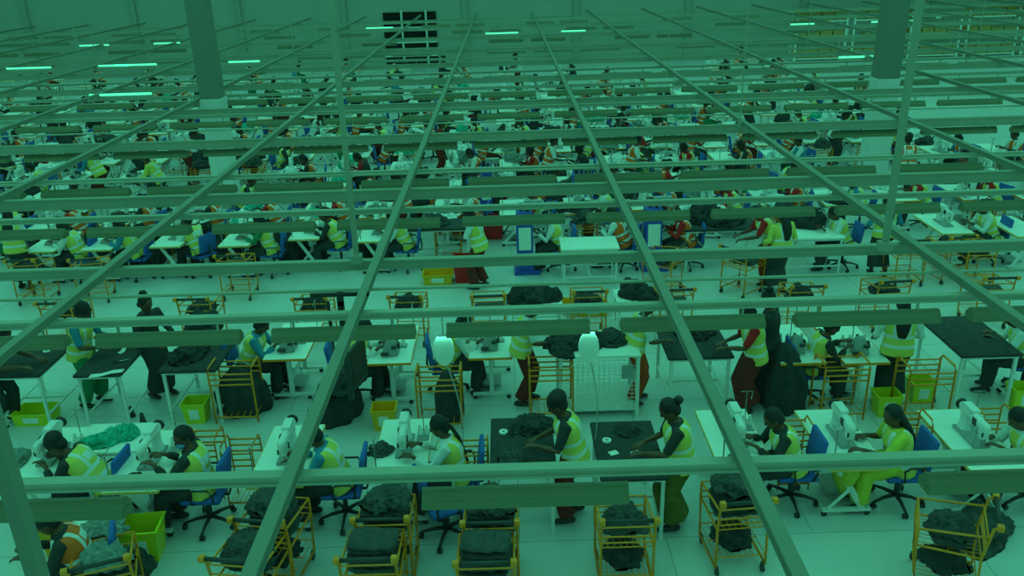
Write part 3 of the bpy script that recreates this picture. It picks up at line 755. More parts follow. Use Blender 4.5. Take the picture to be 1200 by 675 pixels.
def sack(mname):
    b = NB()
    loft(b, [((0, 0, .18), .05, .03), ((0, 0, .30), .14, .09), ((0, 0, .50), .24, .14), ((0, 0, .69), .28, .16)], 16, ref=V((0, 1, 0)))
    bmesh.ops.subdivide_edges(b, edges=list(b.edges), cuts=2, use_grid_fill=True)
    for v in b.verts:
        n_ = noise.noise(v.co*9)*.025; v.co += V((n_, n_, 0))
    return proto(obj('hanging_sack', b, mname, None, True))
SKK = sack('yellow_cloth')

# small goods
def tape_roll():
    b = NB()
    for r0, z0, r1, z1 in ((.05, 0, .05, .02), (.05, .02, .02, .02), (.02, .02, .02, 0)): loft(b, [((0, 0, z0), r0, r0), ((0, 0, z1 + (.0001 if z0 == z1 else 0)), r1, r1)], 20, ref=V((1, 0, 0)), caps=False)
    return proto(obj('tape_roll', b, 'paper'))
RL = tape_roll()
b = NB(); box(b, -.05, .05, -.04, .04, 0, .006, bev=.002); SL = proto(obj('paper_slip', b, 'paper'))
def scissors():
    r = empty('scissors')
    b = NB(); loft(b, [((0, 0, .008), .010, .004), ((.06, .006, .008), .009, .004), ((.12, .012, .008), .002, .002)], 6); loft(b, [((0, 0, .012), .010, .004), ((.06, -.006, .012), .009, .004), ((.12, -.012, .012), .002, .002)], 6); obj('blades', b, 'steel', r)
    for s in (1, -1):
        b = NB(); tube(b, [(0, 0, .01)]+[(-.06+.03*math.cos(a), s*.028+.02*math.sin(a), .01) for a in [k*math.pi/4 for k in range(9)]], .005, 6); obj('finger_loop', b, 'black_plastic', r)
    return proto(r)
SC = scissors()
b = NB(); box(b, -.20, .20, -.05, .05, 0, .004)
for v in b.verts: v.co.z += .0
bmesh.ops.subdivide_edges(b, edges=list(b.edges), cuts=5, use_grid_fill=True)
for v in b.verts: v.co.y += .06*math.sin(v.co.x*9); v.co.z += .004*(1+math.sin(v.co.x*30))
STRIP = proto(obj('cloth_strip', b, 'paper', None, True))
def cone():
    b = NB(); cyl(b, (0, 0), .05, 0, .16, 14, .022); return proto(obj('thread_spool', b, 'black_plastic', None, True))
CN = cone()

# ------------------------------------------------------------------ placing the workplaces
POS = math.pi
HEAD = {'sit': (.27, 1.12), 'sit_deep': (.42, 1.03), 'sit_braid': (.19, 1.14), 'sit_mask': (.12, 1.15), 'sit_long': (.17, 1.15),
        'stand': (.21, 1.44), 'stand_bun': (.17, 1.45), 'stand_up': (.06, 1.48), 'stand_lean': (.36, 1.38), 'gown': (.10, 1.47)}
BOT = {'black': 'black trousers', 'maroon': 'maroon clothes', 'rust': 'rust trousers', 'olive': 'olive clothes', 'charcoal': 'charcoal trousers'}
def person(pose, p, ang, row, what, vest='vest_yellow', bottom='black_cloth', shirt=None, skin='skin', scale=None, hair=None):
    mats = {'vest': vest, 'trousers': bottom, 'skirt': bottom, 'body': skin}
    if shirt: mats['shirt'] = shirt
    if hair: mats['head_wrap'] = hair; mats['hair'] = hair
    return put(P[pose], (p[0], p[1], 0), ang, look=what, cat='person', row=row, mats=mats, scale=scale)
def by_head(pose, px, py, ang):
    off, z = HEAD[pose]; q = at(px, py, z)
    return V((q.x-off*math.cos(ang), q.y-off*math.sin(ang), 0))
def seated(pose, px, py, ang, row, what, tab=None, mach=None, ch=True, dy=.22, **kw):
    """tab: table prototype; placed in front of the sitter"""
    p = by_head(pose, px, py, ang)
    person(pose, p, ang, row, what, **kw)
    f = V((math.cos(ang), math.sin(ang), 0)); s = 1 if abs(math.cos(ang)) > .5 else 0
    if ch: put(CH, p-f*.02, ang+.05*rnd.uniform(-1, 1), look='blue office chair under a seated person', cat='chair', row=row)
    if tab is not None:
        tp = p+f*.62
        if s: tp.y = p.y+dy
        a2 = 0 if math.cos(ang) > 0 else POS
        put(tab, tp, a2, look='white sewing table with machine', cat='table', row=row)
        if mach is MA: put(MA, (tp.x-.02*(1 if a2 == 0 else -1), p.y+.22, .752), 0, look='white lockstitch sewing machine with dark handwheel', cat='sewing machine', row=row)
        elif mach is OV: put(OV, (tp.x, tp.y-.30, .752), 0, look='grey overlock machine with cone stand', cat='sewing machine', row=row)
        return p, tp
    return p, None
def standing(pose, px, py, ang, row, what, **kw):
    p = by_head(pose, px, py, ang); person(pose, p, ang, row, what, **kw); return p
NM = {(300, 611): 'rear trolley of the bottom left pair', (268, 657): 'front trolley of the bottom left pair', (445, 609): 'rear trolley of the bottom pair left of centre',
      (428, 656): 'front trolley of the bottom pair left of centre', (574, 613): 'rear trolley of the bottom centre pair', (568, 660): 'front trolley of the bottom centre pair', (738, 611): 'single trolley at bottom right of centre',
      (878, 589): 'trolley beneath the diagonal beam at right', (112, 662): 'trolley in the bottom left corner', (1170, 600): 'trolley turned sideways at bottom right'}
def trolley_at(px, py, ang, row, what, n=0, cloth='charcoal_cloth', top=None, topm='charcoal_cloth', low=True):
    q = at(px, py, .93); c, s = math.cos(ang), math.sin(ang)
    o = V((q.x-.32*s, q.y+.32*c, 0))      # handle lies at local -Y
    put(TR, o, ang, look=what, cat='trolley', row=row)
    def loc(x, y, z): return (o.x+c*x-s*y, o.y+s*x+c*y, z)
    for k in range(n):
        put(FO, loc(rnd.uniform(-.02, .02), .06+rnd.uniform(-.02, .02), .56+.068*k), ang+rnd.uniform(-.08, .08), look='folded dark cloth in a trolley', cat='cloth', row=row, label=('folded dark cloth, %s layer up in the %s' % (nth(k), NM.get((px, py)))) if (px, py) in NM else None,
            mats={'folded_cloth': rnd.choice(['charcoal_cloth', 'charcoal_cloth', 'black_cloth', cloth])}, scale=(.85, .9, 1))
    if low:
        put(HP[0], loc(0, .05, .235), ang, look='crumpled cloth on the low trolley shelf', cat='cloth', row=row, mats={'cloth_heap': 'black_cloth'}, scale=(.62, .75, .9))
    if top is not None: put(HP[top], loc(0, .06, .56+.065*n), ang+rnd.uniform(-1, 1), look='crumpled cloth heaped on a trolley', cat='cloth', row=row, mats={'cloth_heap': topm}, scale=(.68, .8, .62))
    return o
def rack_at(px, py, ang, row, z=.70):
    q = at(px, py, z); put(RK, (q.x, q.y, 0), ang, look='orange tube rack with rails', cat='rack', row=row); return q
def heap_at(k, px, py, z, m, row, what, scale=1., ang=None):
    q = at(px, py, z); put(HP[k], q, rnd.uniform(0, 6) if ang is None else ang, look=what, cat='cloth', row=row, mats={'cloth_heap': m}, scale=scale); return q
F, Bk = 'front row', 'second row'
# ---- front row, faces left
seated('sit_deep', 64, 521, POS, F, 'person in yellow vest bent far forward', TY, MA, hair='hair')
seated('sit_mask', 214, 513, POS, F, 'person in yellow vest and blue face mask', TY, MA)
seated('sit', 364, 510, POS, F, 'person in yellow vest with teal sleeves', TY, MA, shirt='shirt_blue')
seated('sit_braid', 513, 500, POS, F, 'person with a long black braid', TY, MA)
seated('sit', 905, 490, POS, F, 'person in olive sleeves and yellow vest reaching forward', TY, MA, shirt='shirt_black')
_, tH = seated('sit_long', 1045, 487, POS, F, 'person with long hair and yellow vest', TY, MA, bottom='yellow_cloth', shirt='yellow_cloth')
_, tI = seated('sit', 1192, 490, POS, F, 'person in yellow vest at the right edge', TY, MA)
put(SKK, (tH.x, tH.y-.25, 0), 0, look='yellow cloth sack slung below a table', cat='sack', row=F)
put(SKK, (tI.x, tI.y-.25, 0), 0, look='maroon cloth sack slung below a table', cat='sack', row=F, mats={'hanging_sack': 'maroon_cloth'})
pE = standing('stand', 650, 476, POS, F, 'standing person in dark head wrap and striped yellow vest', bottom='maroon_cloth', shirt='shirt_black')
q = at(612, 520, .84); put(BD, (q.x, q.y, 0), 0, look='black padded work table under dark garments', cat='table', row=F); tE = q
pF = standing('stand_bun', 782, 482, POS, F, 'standing person with a hair bun and olive skirt', bottom='olive_cloth', shirt='shirt_black')
q = at(735, 525, .84); put(BD, (q.x, q.y, 0), 0, look='black padded work table with white tape roll', cat='table', row=F); tF = q
heap_at(0, 625, 500, .84, 'black_cloth', F, 'black garment being handled on padded table', .75)
heap_at(1, 600, 540, .84, 'charcoal_cloth', F, 'dark garment on near end of padded table', .55)
heap_at(0, 735, 505, .84, 'black_cloth', F, 'dark garment on padded table beside tape roll', .45)
for px, py, pr, t in ((590, 507, RL, 'white tape roll'), (711, 517, RL, 'white tape roll'), (719, 531, SL, 'white paper slip'), (745, 531, SL, 'white paper slip')):
    put(pr, at(px, py, .842), .4, look=t+' on black padded table', cat='tape' if pr is RL else 'paper', row=F)
put(SC, at(604, 508, .842), .5, look='steel scissors on black padded table', cat='scissors', row=F)
# cloth and bins between the front places
q = at(130, 520, .78); put(BDW, (q.x, q.y+.15, 0), POS/2, look='small white table piled with teal cloth', cat='table', row=F, scale=(.9, .8, 1))
for k, (px, py, s) in enumerate(((108, 520, .62), (128, 517, .7), (148, 511, .65))):
    heap_at(k % 3, px, py, .78, 'teal_cloth', F, 'crumpled teal cloth on white table behind bent person', s*.8)
heap_at(1, 20, 540, .76, 'grey_cloth', F, 'grey green cloth on leftmost table', .5)
heap_at(0, 156, 562, .76, 'black_cloth', F, 'small black cloth on near end of table', .36)
heap_at(0, 446, 528, .76, 'charcoal_cloth', F, 'brown garment on table by the braid wearer', .45)
for px, py in ((283, 530), (553, 532), (930, 508), (1066, 500), (240, 520), (1163, 494)): q = at(px, py, .70); put(RK, (q.x, q.y, 0), 0, look='orange tube rack with rails', cat='rack', row=F, scale=(.62, .8, 1))
q = at(172, 650, 0); put(BN, q, .1, look='yellow green plastic bin with white label', cat='bin', row='front aisle', scale=1.1)
q = at(78, 625, .2); put(BN, (q.x, q.y, 0), .3, look='amber plastic bin', cat='bin', row='front aisle', mats={'tub': 'amber_plastic', 'grip': 'amber_plastic'}, scale=1.2)
# person at the bottom left, seen from above
by = by_head('sit', 52, 612, R(200)); person('sit', by, R(200), 'front aisle', 'dark haired person with orange vest at bottom left', vest='vest_orange', shirt='shirt_black')
put(CH, by, R(200), look='office chair of the bottom left person', cat='chair', row='front aisle')
# trolleys across the bottom
A_ = 'bottom trolley line'
trolley_at(300, 611, -.15, A_, 'orange trolley stacked with dark cloth', 5, top=0)
trolley_at(268, 657, -.15, A_, 'orange trolley stacked with dark cloth', 3, top=1)
trolley_at(445, 609, .0, A_, 'orange trolley stacked with dark cloth', 5, top=0)
trolley_at(428, 656, .0, A_, 'orange trolley stacked with dark cloth', 5)
trolley_at(574, 613, 0, A_, 'orange trolley stacked with dark cloth', 5, top=1)
trolley_at(568, 660, 0, A_, 'orange trolley stacked with dark cloth', 5)
trolley_at(738, 611, 0, A_, 'orange trolley topped with crumpled cloth', 1, top=2)
trolley_at(878, 589, .08, A_, 'orange trolley stacked with dark cloth', 5, top=0)
trolley_at(112, 662, .35, A_, 'orange trolley stacked with grey cloth rolls', 2, cloth='grey_cloth', top=1, topm='grey_cloth')
trolley_at(1170, 600, 1.15, A_, 'orange trolley turned sideways at right', 1, top=2)
for i, (px, py, z, s, m) in enumerate(((112, 613, .64, .8, 'grey_cloth'), (100, 626, .64, .7, 'grey_cloth'), (152, 655, .15, .8, 'charcoal_cloth'), (128, 668, .15, .8, 'green_cloth'), (1150, 612, .15, 1.1, 'charcoal_cloth'),
        (868, 545, .904, .5, 'grey_cloth'), (462, 560, .904, .5, 'green_cloth'))):
    q = at(px, py, z-.15 if z > .9 else z); put(HP[i % 3], (q.x, q.y, max(0, z-.15)), i, look='heap of %s cloth' % m.split('_')[0], cat='cloth', row=A_, mats={'cloth_heap': m}, scale=s)
q = at(118, 640, .2); put(BDW, (q.x, q.y, 0), .2, look='low white stand under grey cloth', cat='table', row=A_, scale=(.8, .7, .62))
put(CH, at(525, 628, 0), .4, look='empty blue office chair', cat='chair', row='front aisle')

# ---- second row
standing('stand_lean', 6, 392, 0, Bk, 'standing person at left edge in yellow vest', bottom='black_cloth', shirt='shirt_black')
q = at(40, 418, .84); put(BD, (q.x, q.y, 0), 0, look='black padded table', cat='table', row=Bk)
put(RL, at(55, 412, .842), 0, look='white roll on black padded table', cat='tape', row=Bk); put(RL, at(64, 408, .842), 0, look='white roll on black padded table', cat='tape', row=Bk)
standing('stand', 100, 368, -.1, Bk, 'standing person with teal skirt and open vest', bottom='green_cloth', shirt='shirt_blue')
q = at(133, 418, .84); put(BD, (q.x, q.y, 0), 0, look='black padded table with white cloth strip', cat='table', row=Bk, scale=(.9, .95, 1))
put(STRIP, at(125, 438, .845), .05, look='white cloth strip on table edge', cat='cloth', row=Bk); put(STRIP, at(145, 410, .845), 1.1, look='white cloth strip in table middle', cat='cloth', row=Bk, scale=(.6, .8, 1))
put(SC, at(140, 424, .845), .5, look='steel scissors on striped work', cat='scissors', row=Bk)
standing('gown', 172, 357, -.5, Bk, 'standing person draped in long black garment', shirt='shirt_black')
q = at(235, 412, .84); put(BD, (q.x, q.y, 0), 0, look='black padded table with black cloth pile', cat='table', row=Bk, scale=(1.1, 1, 1))
heap_at(1, 222, 418, .84, 'black_cloth', Bk, 'black garments on padded table', .8); heap_at(2, 238, 385, .84, 'black_cloth', Bk, 'black cloth pile on padded table', 1.0)
seated('sit', 308, 380, 0, Bk, 'seated person with teal striped sleeves', TO, OV, shirt='shirt_blue')
rack_at(275, 437, 0, Bk); q = at(288, 480, 0); put(DR, q, 0, look='large black cloth bundle on the floor', cat='cloth', row=Bk, scale=(.85, .8, .7))
seated('sit', 428, 384, 0, Bk, 'seated person in orange tinged vest', TO, OV, shirt='shirt_white')
q = at(398, 488, 0); put(DR, q, 1, look='large black cloth bundle under the hanging screen', cat='cloth', row=Bk, scale=(.85, .8, .72))
heap_at(1, 405, 450, .6, 'black_cloth', Bk, 'black cloth atop the bundle under the hanging screen', .9)
seated('sit', 545, 377, .1, Bk, 'seated person in white sleeves behind oval paddle', TO, OV, shirt='shirt_white')
rack_at(515, 450, 0, Bk, .62); rack_at(645, 432, 0, Bk)
q = at(527, 490, 0); put(DR, q, 2, look='black cloth bag hanging below rack', cat='cloth', row=Bk, scale=(.5, .5, .75))
standing('stand', 628, 362, .0, Bk, 'standing person with maroon trousers beside cage', bottom='maroon_cloth', shirt='shirt_white')
q = at(702, 490, 0); cgp = V((q.x, q.y+.40, 0)); put(CG, cgp, 0, look='white wire cage table', cat='table', row=Bk)
for k, (dx, dy, s) in enumerate(((-.42, -.05, .85), (-.12, .0, .8), (.2, .1, .85), (-.50, -.25, .6))):
    put(HP[(k+1) % 3], (cgp.x+dx, cgp.y+dy, .95), k*1.7, look='black cloth spread over the cage table', cat='cloth', row=Bk, mats={'cloth_heap': 'black_cloth'}, scale=(s, s, s*.7))
standing('stand', 762, 360, .1, Bk, 'standing person in rust trousers and striped vest', bottom='rust_cloth', shirt='shirt_white')
q = at(812, 398, .84); put(BD, (q.x, q.y, 0), 0, look='wide black padded table', cat='table', row=Bk, scale=(1.25, .95, 1)); heap_at(0, 812, 390, .84, 'black_cloth', Bk, 'black garment on wide padded table', .9)
standing('stand_bun', 874, 368, POS, Bk, 'standing person in maroon skirt and vest', bottom='maroon_cloth', shirt='shirt_red')
standing('gown', 898, 352, POS*.8, Bk, 'standing person in black beside maroon skirted person')
q = at(885, 480, 0); put(DR, (q.x+.38, q.y+.1, 0), 2, look='large black cloth bundle right of wide table', cat='cloth', row=Bk, scale=(.8, .8, .95))
q = at(925, 402, .75); put(TO, (q.x, q.y, 0), 0, look='white sewing table without a sitter', cat='table', row=Bk); put(OV, (q.x, q.y-.25, .752), 0, look='grey overlock machine on unattended table', cat='sewing machine', row=Bk)
seated('sit', 977, 382, 0, Bk, 'seated person in black sleeves and yellow vest', TO, OV, shirt='shirt_black')
rack_at(986, 432, 0, Bk); rack_at(1084, 436, 0, Bk)
standing('stand_up', 1058, 356, R(80), Bk, 'standing person seen from behind', bottom='black_cloth')
q = at(1135, 392, .84); put(BD, (q.x, q.y, 0), 0, look='long black padded table', cat='table', row=Bk, scale=(1.15, 1.1, 1))
seated('sit', 1186, 372, POS*.9, Bk, 'seated person with badge on yellow vest', None, None)
for px, py, nm, pr, mm in ((233, 492, 'yellow green plastic bin with label', BN, 'yellow_plastic'), (45, 492, 'low yellow green plastic crate', CR, 'yellow_plastic'), (1036, 484, 'yellow green plastic bin', BN, 'yellow_plastic'),
        (1076, 468, 'yellow green plastic bin', BN, 'yellow_plastic'), (1194, 476, 'yellow green plastic bin', BN, 'yellow_plastic'), (452, 500, 'amber plastic bin', BN, 'amber_plastic')):
    put(pr, at(px, py, 0), 0, look=nm, cat='bin', row=Bk, mats={'tub': mm, 'grip': mm}, scale=.85)
for px, py in ((155, 488), (168, 496), (1092, 470)): put(CN, at(px, py, 0), 0, look='black thread spool standing on the floor', cat='spool', row=Bk)
# trolleys behind the second row
T_ = 'trolley line behind the second row'
for px, py, tm in ((224, 351, 'black_cloth'), (362, 350, 'black_cloth'), (474, 348, 'black_cloth'), (572, 347, 'black_cloth'), (692, 342, 'black_cloth'), (948, 336, 'black_cloth'), (1052, 330, 'black_cloth'), (1174, 326, 'black_cloth'), (60, 356, 'black_cloth'), (795, 340, 'black_cloth')):
    trolley_at(px, py, rnd.uniform(-.06, .06), T_, 'orange trolley with black handle', 1, top=rnd.choice([None, 0, 2]), topm=tm, low=False)
for px, py in ((628, 352), (751, 345)): q = at(px, py, .55); put(BDW, (q.x, q.y, 0), POS/2, look='low white stand under dark cloth', cat='table', row=T_, scale=(.8, .8, .70))
for px, py, m, s in ((612, 352, 'black_cloth', .9), (645, 350, 'black_cloth', .7), (628, 350, 'charcoal_cloth', .8), (742, 345, 'black_cloth', .9), (760, 350, 'black_cloth', .7)):
    heap_at(2, px, py, .55, m, T_, 'dark cloth heap between trolleys', s)
for px, py in ((675, 352), (694, 354)): put(CR, at(px, py, .2)-V((0, 0, .2)), 0, look='amber plastic crate', cat='bin', row=T_, mats={'tub': 'amber_plastic', 'grip': 'amber_plastic'}, scale=.85)

# ---- third row (beyond the aisle)
C3 = 'third row'
standing('stand_up', 10, 254, R(95), C3, 'standing person with striped back', bottom='black_cloth')
seated('sit', 72, 266, POS, C3, 'seated person in yellow vest', TY, MA)
seated('sit', 138, 264, POS, C3, 'seated person in yellow vest', TY, MA, shirt='shirt_blue')
seated('sit', 218, 258, R(150), C3, 'seated person seen from behind', TY, MA)
seated('sit_braid', 302, 258, POS, C3, 'seated person with braid', TY, MA, shirt='green_cloth')
seated('sit', 378, 252, POS, C3, 'seated person in yellow vest', TY, MA, shirt='shirt_black')
seated('sit', 458, 254, POS, C3, 'seated person in yellow vest and white sleeves', TY, MA, shirt='shirt_white')
q = at(514, 262, .84); put(BD, (q.x, q.y, 0), POS/2, look='black padded table', cat='table', row=C3, scale=(1, 1.15, 1))
heap_at(0, 508, 262, .84, 'black_cloth', C3, 'black cloth on padded table', 1.0)
standing('stand', 548, 252, POS*.9, C3, 'standing person in long striped vest', bottom='maroon_cloth', shirt='shirt_white')
for px, py in ((578, 278), (547, 328), (585, 246)): put(BN, at(px, py, 0), 0, look='red plastic bin', cat='bin', row=C3, mats={'tub': 'red_plastic', 'grip': 'red_plastic'}, scale=1.3, skip=('label_sheet',))
put(CR, at(514, 330, 0), 0, look='amber plastic crate with white label', cat='bin', row=C3, mats={'tub': 'amber_plastic', 'grip': 'amber_plastic'}, scale=.95)
seated('sit', 640, 254, POS, C3, 'seated person in yellow vest at blue machine', None)
for px, py in ((616, 322), (765, 318)): q = at(px, py, 0); put(BP, (q.x, q.y+.2, 0), 0, look='tall blue machine with white front panel', cat='machine', row=C3, scale=(1, 1, 1.15))
for px, py in ((680, 272), (571, 262)): q = at(px, py, 0); put(BP, (q.x, q.y+.4, 0), 0, look='tall blue machine with white front panel', cat='machine', row='rows behind the third', scale=(.9, 1, 1.15))
q = at(690, 284, .78); put(BDW, (q.x, q.y, 0), POS/2, look='plain white work table', cat='table', row=C3)
seated('sit', 716, 250, POS*.9, C3, 'seated person in orange vest', None, vest='vest_orange')
seated('sit', 792, 250, POS, C3, 'seated person in orange vest and red sleeves', None, vest='vest_orange', shirt='shirt_red')
q = at(842, 262, .84); put(BD, (q.x, q.y, 0), POS/2, look='wide black cloth covered table', cat='table', row=C3, scale=(1, 1.3, 1)); heap_at(2, 826, 258, .84, 'black_cloth', C3, 'black cloth over wide table', 1.3); heap_at(1, 852, 262, .84, 'black_cloth', C3, 'black cloth over wide table', 1.0)
heap_at(2, 806, 250, .9, 'white_cloth', C3, 'white cloth heap left of wide table', .8)
standing('stand_lean', 884, 250, POS, C3, 'standing person leaning over in red sleeves', bottom='rust_cloth', shirt='shirt_red')
standing('stand_up', 917, 252, R(110), C3, 'standing person seen from behind, long hair', bottom='black_cloth', shirt='vest_yellow')
q = at(950, 272, .78); put(BDW, (q.x, q.y, 0), POS/2, look='plain white work table', cat='table', row=C3)
heap_at(2, 945, 262, .8, 'black_cloth', C3, 'black cloth bundle on white table', 1.2)
seated('sit', 976, 250, POS, C3, 'seated person in yellow vest', None)
standing('stand_up', 1040, 234, R(90), C3, 'standing person with striped back', bottom='black_cloth', shirt='shirt_blue')
q = at(1105, 262, .75); put(TY, (q.x, q.y, 0), 0, look='white sewing table', cat='table', row=C3); put(MA, (q.x, q.y, .752), 0, look='white sewing machine on unattended table', cat='sewing machine', row=C3)
seated('sit', 1150, 243, POS, C3, 'seated person in yellow vest', None)
q = at(1190, 265, .75); put(TY, (q.x, q.y, 0), 0, look='white sewing table', cat='table', row=C3)
for px, py, a in ((22, 306, 0), (98, 304, .2), (268, 300, 0), (800, 288, 1.0), (858, 292, -.9), (1130, 278, .2), (1158, 282, 0), (1075, 282, 0)):
    trolley_at(px, py, a, 'trolley line before the third row', 'orange trolley', 1, top=rnd.choice([0, 1, 2]), topm=rnd.choice(['black_cloth', 'charcoal_cloth']), low=False)
for px, py, s in ((30, 278, 1.1), (100, 276, 1.2), (170, 285, 1.2), (190, 272, 1.1), (262, 278, 1.4), (330, 275, 1.1), (345, 285, 1.2), (428, 280, 1.0)):
    q = at(px, py, .45); put(HP[rnd.choice([1, 2])], (q.x, q.y, 0), rnd.uniform(0, 6), look='black cloth heap on the floor', cat='cloth', row=C3, mats={'cloth_heap': 'black_cloth'}, scale=(s, s, s*1.9))
for px, py in ((160, 330), (236, 326), (328, 324), (387, 320), (468, 320), (632, 316)): pass

# ---- the rows behind, all the way to the back
rowD = [17.9, 19.8, 21.8, 23.8, 25.9, 28.0, 30.1, 32.3, 34.6, 37.0, 39.6, 42.4]
for ri, D in enumerate(rowD):
    rn = '%s row from the front' % nth(ri+3); far = D > 24
    half = .62*D+1.2
    pitch = 1.42 if D < 30 else (1.7 if D < 36 else 2.4)
    n = int(half/pitch)
    face = POS if ri % 2 == 0 else 0
    for k in range(-n, n+1):
        X = k*pitch+rnd.uniform(-.1, .1)
        if D > 23 and X > 12.6: continue                     # open floor at the right
        if abs(D-21.3) < 2.3 and (abs(X+7.5) < 1.2 or abs(X-9.7) < 1.6): continue
        if abs(X+.9) < .1: continue
        y = D+rnd.uniform(-.12, .12)
        if D > 36 and rnd.random() < .25: continue
        put(TY if rnd.random() < .6 else TO, (X, y, 0), face, look='white sewing table', cat='table', row=rn, group='sewing tables in the %s' % rn,
            skip=('pedal', 'motor', 'control_box', 'thread_stand', 'crossbar') if far else ())
        r_ = rnd.random()
        if r_ < .78 and D < 40:
            mm = MA if rnd.random() < .6 else OV
            put(mm, (X, y-.05, .752), rnd.choice([0, 0, .2]), look='white sewing machine' if mm is MA else 'grey overlock machine', cat='sewing machine', row=rn, group='machines in the %s' % rn,
                skip=('tension_dial', 'needle_bar', 'handwheel') if far else ('tension_dial', 'needle_bar'))
        if rnd.random() < (.85 if ri < 6 else .5):
            m = rnd.choice(['white_cloth', 'white_cloth', 'white_cloth', 'black_cloth', 'teal_cloth', 'grey_cloth', 'charcoal_cloth'])
            put(rnd.choice(HP), (X+rnd.uniform(-.1, .1), y+rnd.choice([-.42, .40]), .752), rnd.uniform(0, 6), look='%s cloth heap on a sewing table' % m.split('_')[0], cat='cloth', row=rn,
                group='cloth heaps in the %s' % rn, mats={'cloth_heap': m}, scale=rnd.uniform(.6, 1.0))
        sx = -.64 if face == 0 else .64
        q_ = rnd.random()
        vest = rnd.choice(['vest_orange']*5+['vest_yellow']*2+['vest_blue']) if ri > 0 else rnd.choice(['vest_orange', 'vest_yellow'])
        vn = {'vest_orange': 'orange', 'vest_yellow': 'yellow', 'vest_blue': 'blue'}[vest]
        sh_ = rnd.choice(['shirt_black', 'shirt_white', 'shirt_blue', 'shirt_red'])
        bt = rnd.choice(['black_cloth', 'black_cloth', 'charcoal_cloth', 'maroon_cloth', 'green_cloth'])
        mats = {'vest': vest, 'trousers': bt, 'skirt': bt, 'shirt': sh_, 'body': rnd.choice(['skin', 'skin_deep'])}
        if vest == 'vest_blue' or (ri > 1 and rnd.random() < .25): mats['vest'] = rnd.choice(['shirt_black', 'shirt_white', 'shirt_blue', 'shirt_black']); vn = None
        wd = 'in %s vest' % vn if vn else 'in a plain top'
        sk = ('shoe', 'eye', 'lanyard') if not far else ('shoe', 'eye', 'lanyard', 'shirt')
        if q_ < .72:
            put(P[rnd.choice(['f_sit', 'f_sit2'])], (X+sx, y-.15, 0), face+rnd.uniform(-.25, .25), look='seated person '+wd, cat='person', row=rn, group='seated people %s in the %s' % (wd, rn), mats=mats, skip=sk)
            if D < 33: put(CH, (X+sx, y-.15, 0), face+rnd.uniform(-.3, .3), look='blue office chair under a seated person', cat='chair', row=rn, group='chairs in the %s' % rn, skip=('caster', 'armrest') if far else ('caster',))
        elif q_ < .90:
            put(P[rnd.choice(['f_stand', 'f_stand2'])], (X+sx, y-.1, 0), face+rnd.uniform(-.5, .5), look='standing person '+wd, cat='person', row=rn, group='standing people %s in the %s' % (wd, rn), mats=mats, skip=sk)
        if D < 30 and rnd.random() < .28:
            m = rnd.choice(['black_cloth', 'white_cloth', 'charcoal_cloth', 'teal_cloth'])
            put(RK, (X+.05, y-.98, 0), 0, look='orange tube rack', cat='rack', row=rn, group='racks in the %s' % rn, scale=(.9, .8, .8))
            put(rnd.choice(HP), (X+.05, y-.98, .70), rnd.uniform(0, 6), look='%s cloth heap on an orange rack' % m.split('_')[0], cat='cloth', row=rn, group='cloth on racks in the %s' % rn, mats={'cloth_heap': m}, scale=.8)
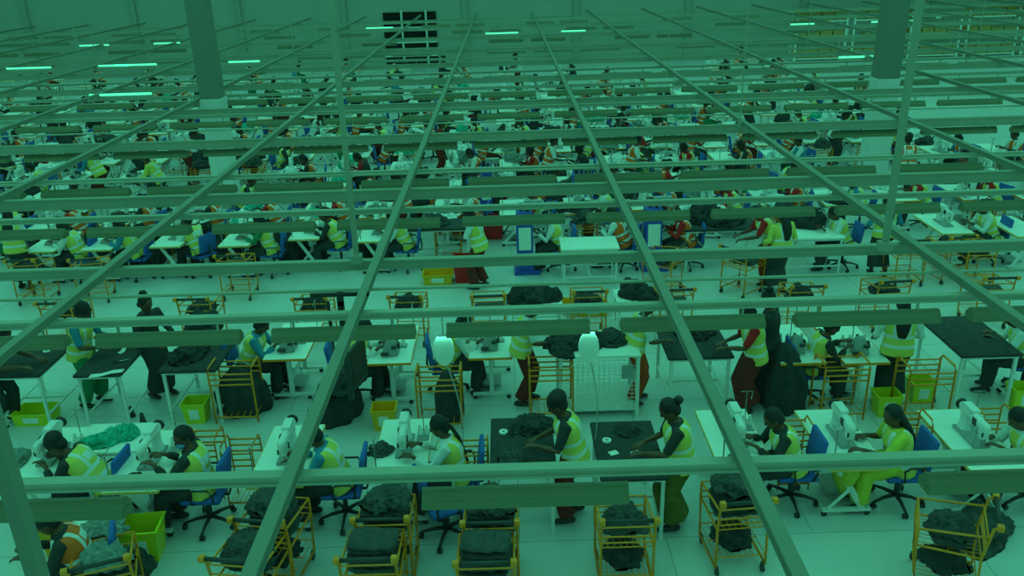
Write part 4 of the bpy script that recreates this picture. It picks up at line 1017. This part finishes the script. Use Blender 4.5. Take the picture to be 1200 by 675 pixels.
# a few standouts in the middle distance
for px, py, pz, vest, t in ((642, 168, 'f_stand', 'vest_orange', 'standing person in striped orange vest near a white table'), (740, 168, 'f_stand', 'vest_orange', 'standing person in red orange vest left of right centre'),
        (1066, 168, 'f_stand', 'vest_orange', 'standing person in striped orange vest beside the right column'), (183, 186, 'f_stand2', 'vest_yellow', 'standing person in bright yellow clothes left of the left column'), (505, 206, 'f_sit', 'vest_orange', 'lone person in orange vest under the thick beam')):
    q = at(px, py, 1.4 if 'stand' in pz else 1.1)
    put(P[pz], (q.x, q.y, 0), rnd.choice([0, POS, 1.4]), label=t, cat='person', mats={'vest': vest, 'shirt': 'vest_yellow' if vest == 'vest_yellow' else 'shirt_white'})
# boxes and stacked cartons at the back right, open floor strip
def carton():
    r = empty('carton'); b = NB(); box(b, -.3, .3, -.25, .25, 0, .42, bev=.008); obj('box', b, 'cardboard', r); b = NB(); box(b, -.31, .31, -.03, .03, .1, .424); obj('tape_band', b, 'edge_band', r); return proto(r)
CT = carton()
def shelf():
    r = empty('storage_rack')
    for x in (-1.3, 1.3):
        for y in (-.4, .4): b = NB(); box(b, x-.04, x+.04, y-.04, y+.04, 0, 2.4); obj('upright', b, 'white_steel', r)
    for z in (.15, 1.1, 2.05): b = NB(); box(b, -1.35, 1.35, -.42, .42, z-.03, z+.03); obj('shelf', b, 'white_steel', r)
    return proto(r)
SF = shelf()
for i in range(5):
    x = 16.6+i*3.0
    put(SF, (x, 46.2, 0), 0, look='white steel storage rack with cartons', cat='rack', row='back right area')
    for z in (.18, 1.13, 2.08):
        for k in range(4):
            if rnd.random() < .85: put(CT, (x-1.0+k*.66, 46.15, z), 0, look='brown cardboard carton on a storage rack', cat='carton', row='back right area', group='cartons on the back racks')

# ------------------------------------------------------------------ labels, custom properties
bycol = {}
for t in THINGS:
    if t['label'] is None: bycol.setdefault((t['look'], t['row']), []).append(t)
for (look, row), ts in bycol.items():
    ts.sort(key=lambda t: (round(t['o'].location.x / max(6., t['o'].location.y), 3), t['o'].location.z))
    for i, t in enumerate(ts):
        inn = 'in the '+row
        if len(ts) == 1: t['label'] = '%s, %s' % (look, inn)
        else:
            o_ = 'leftmost' if i == 0 else ('rightmost' if i == len(ts)-1 else '%s from left' % nth(i))
            t['label'] = '%s, %s %s' % (look, o_, inn)
for t in THINGS:
    o = t['o']; w_ = t['label'].split()
    if len(w_) > 16: print('LONG', t['label'])
    o['label'] = ' '.join(w_[:16]); o['category'] = t['cat']
    if t['group']: o['group'] = t['group']
# prototypes go away, only their copies stay
def drop(o):
    for c in list(o.children): drop(c)
    bpy.data.objects.remove(o)
for r in PROTOS: drop(r)
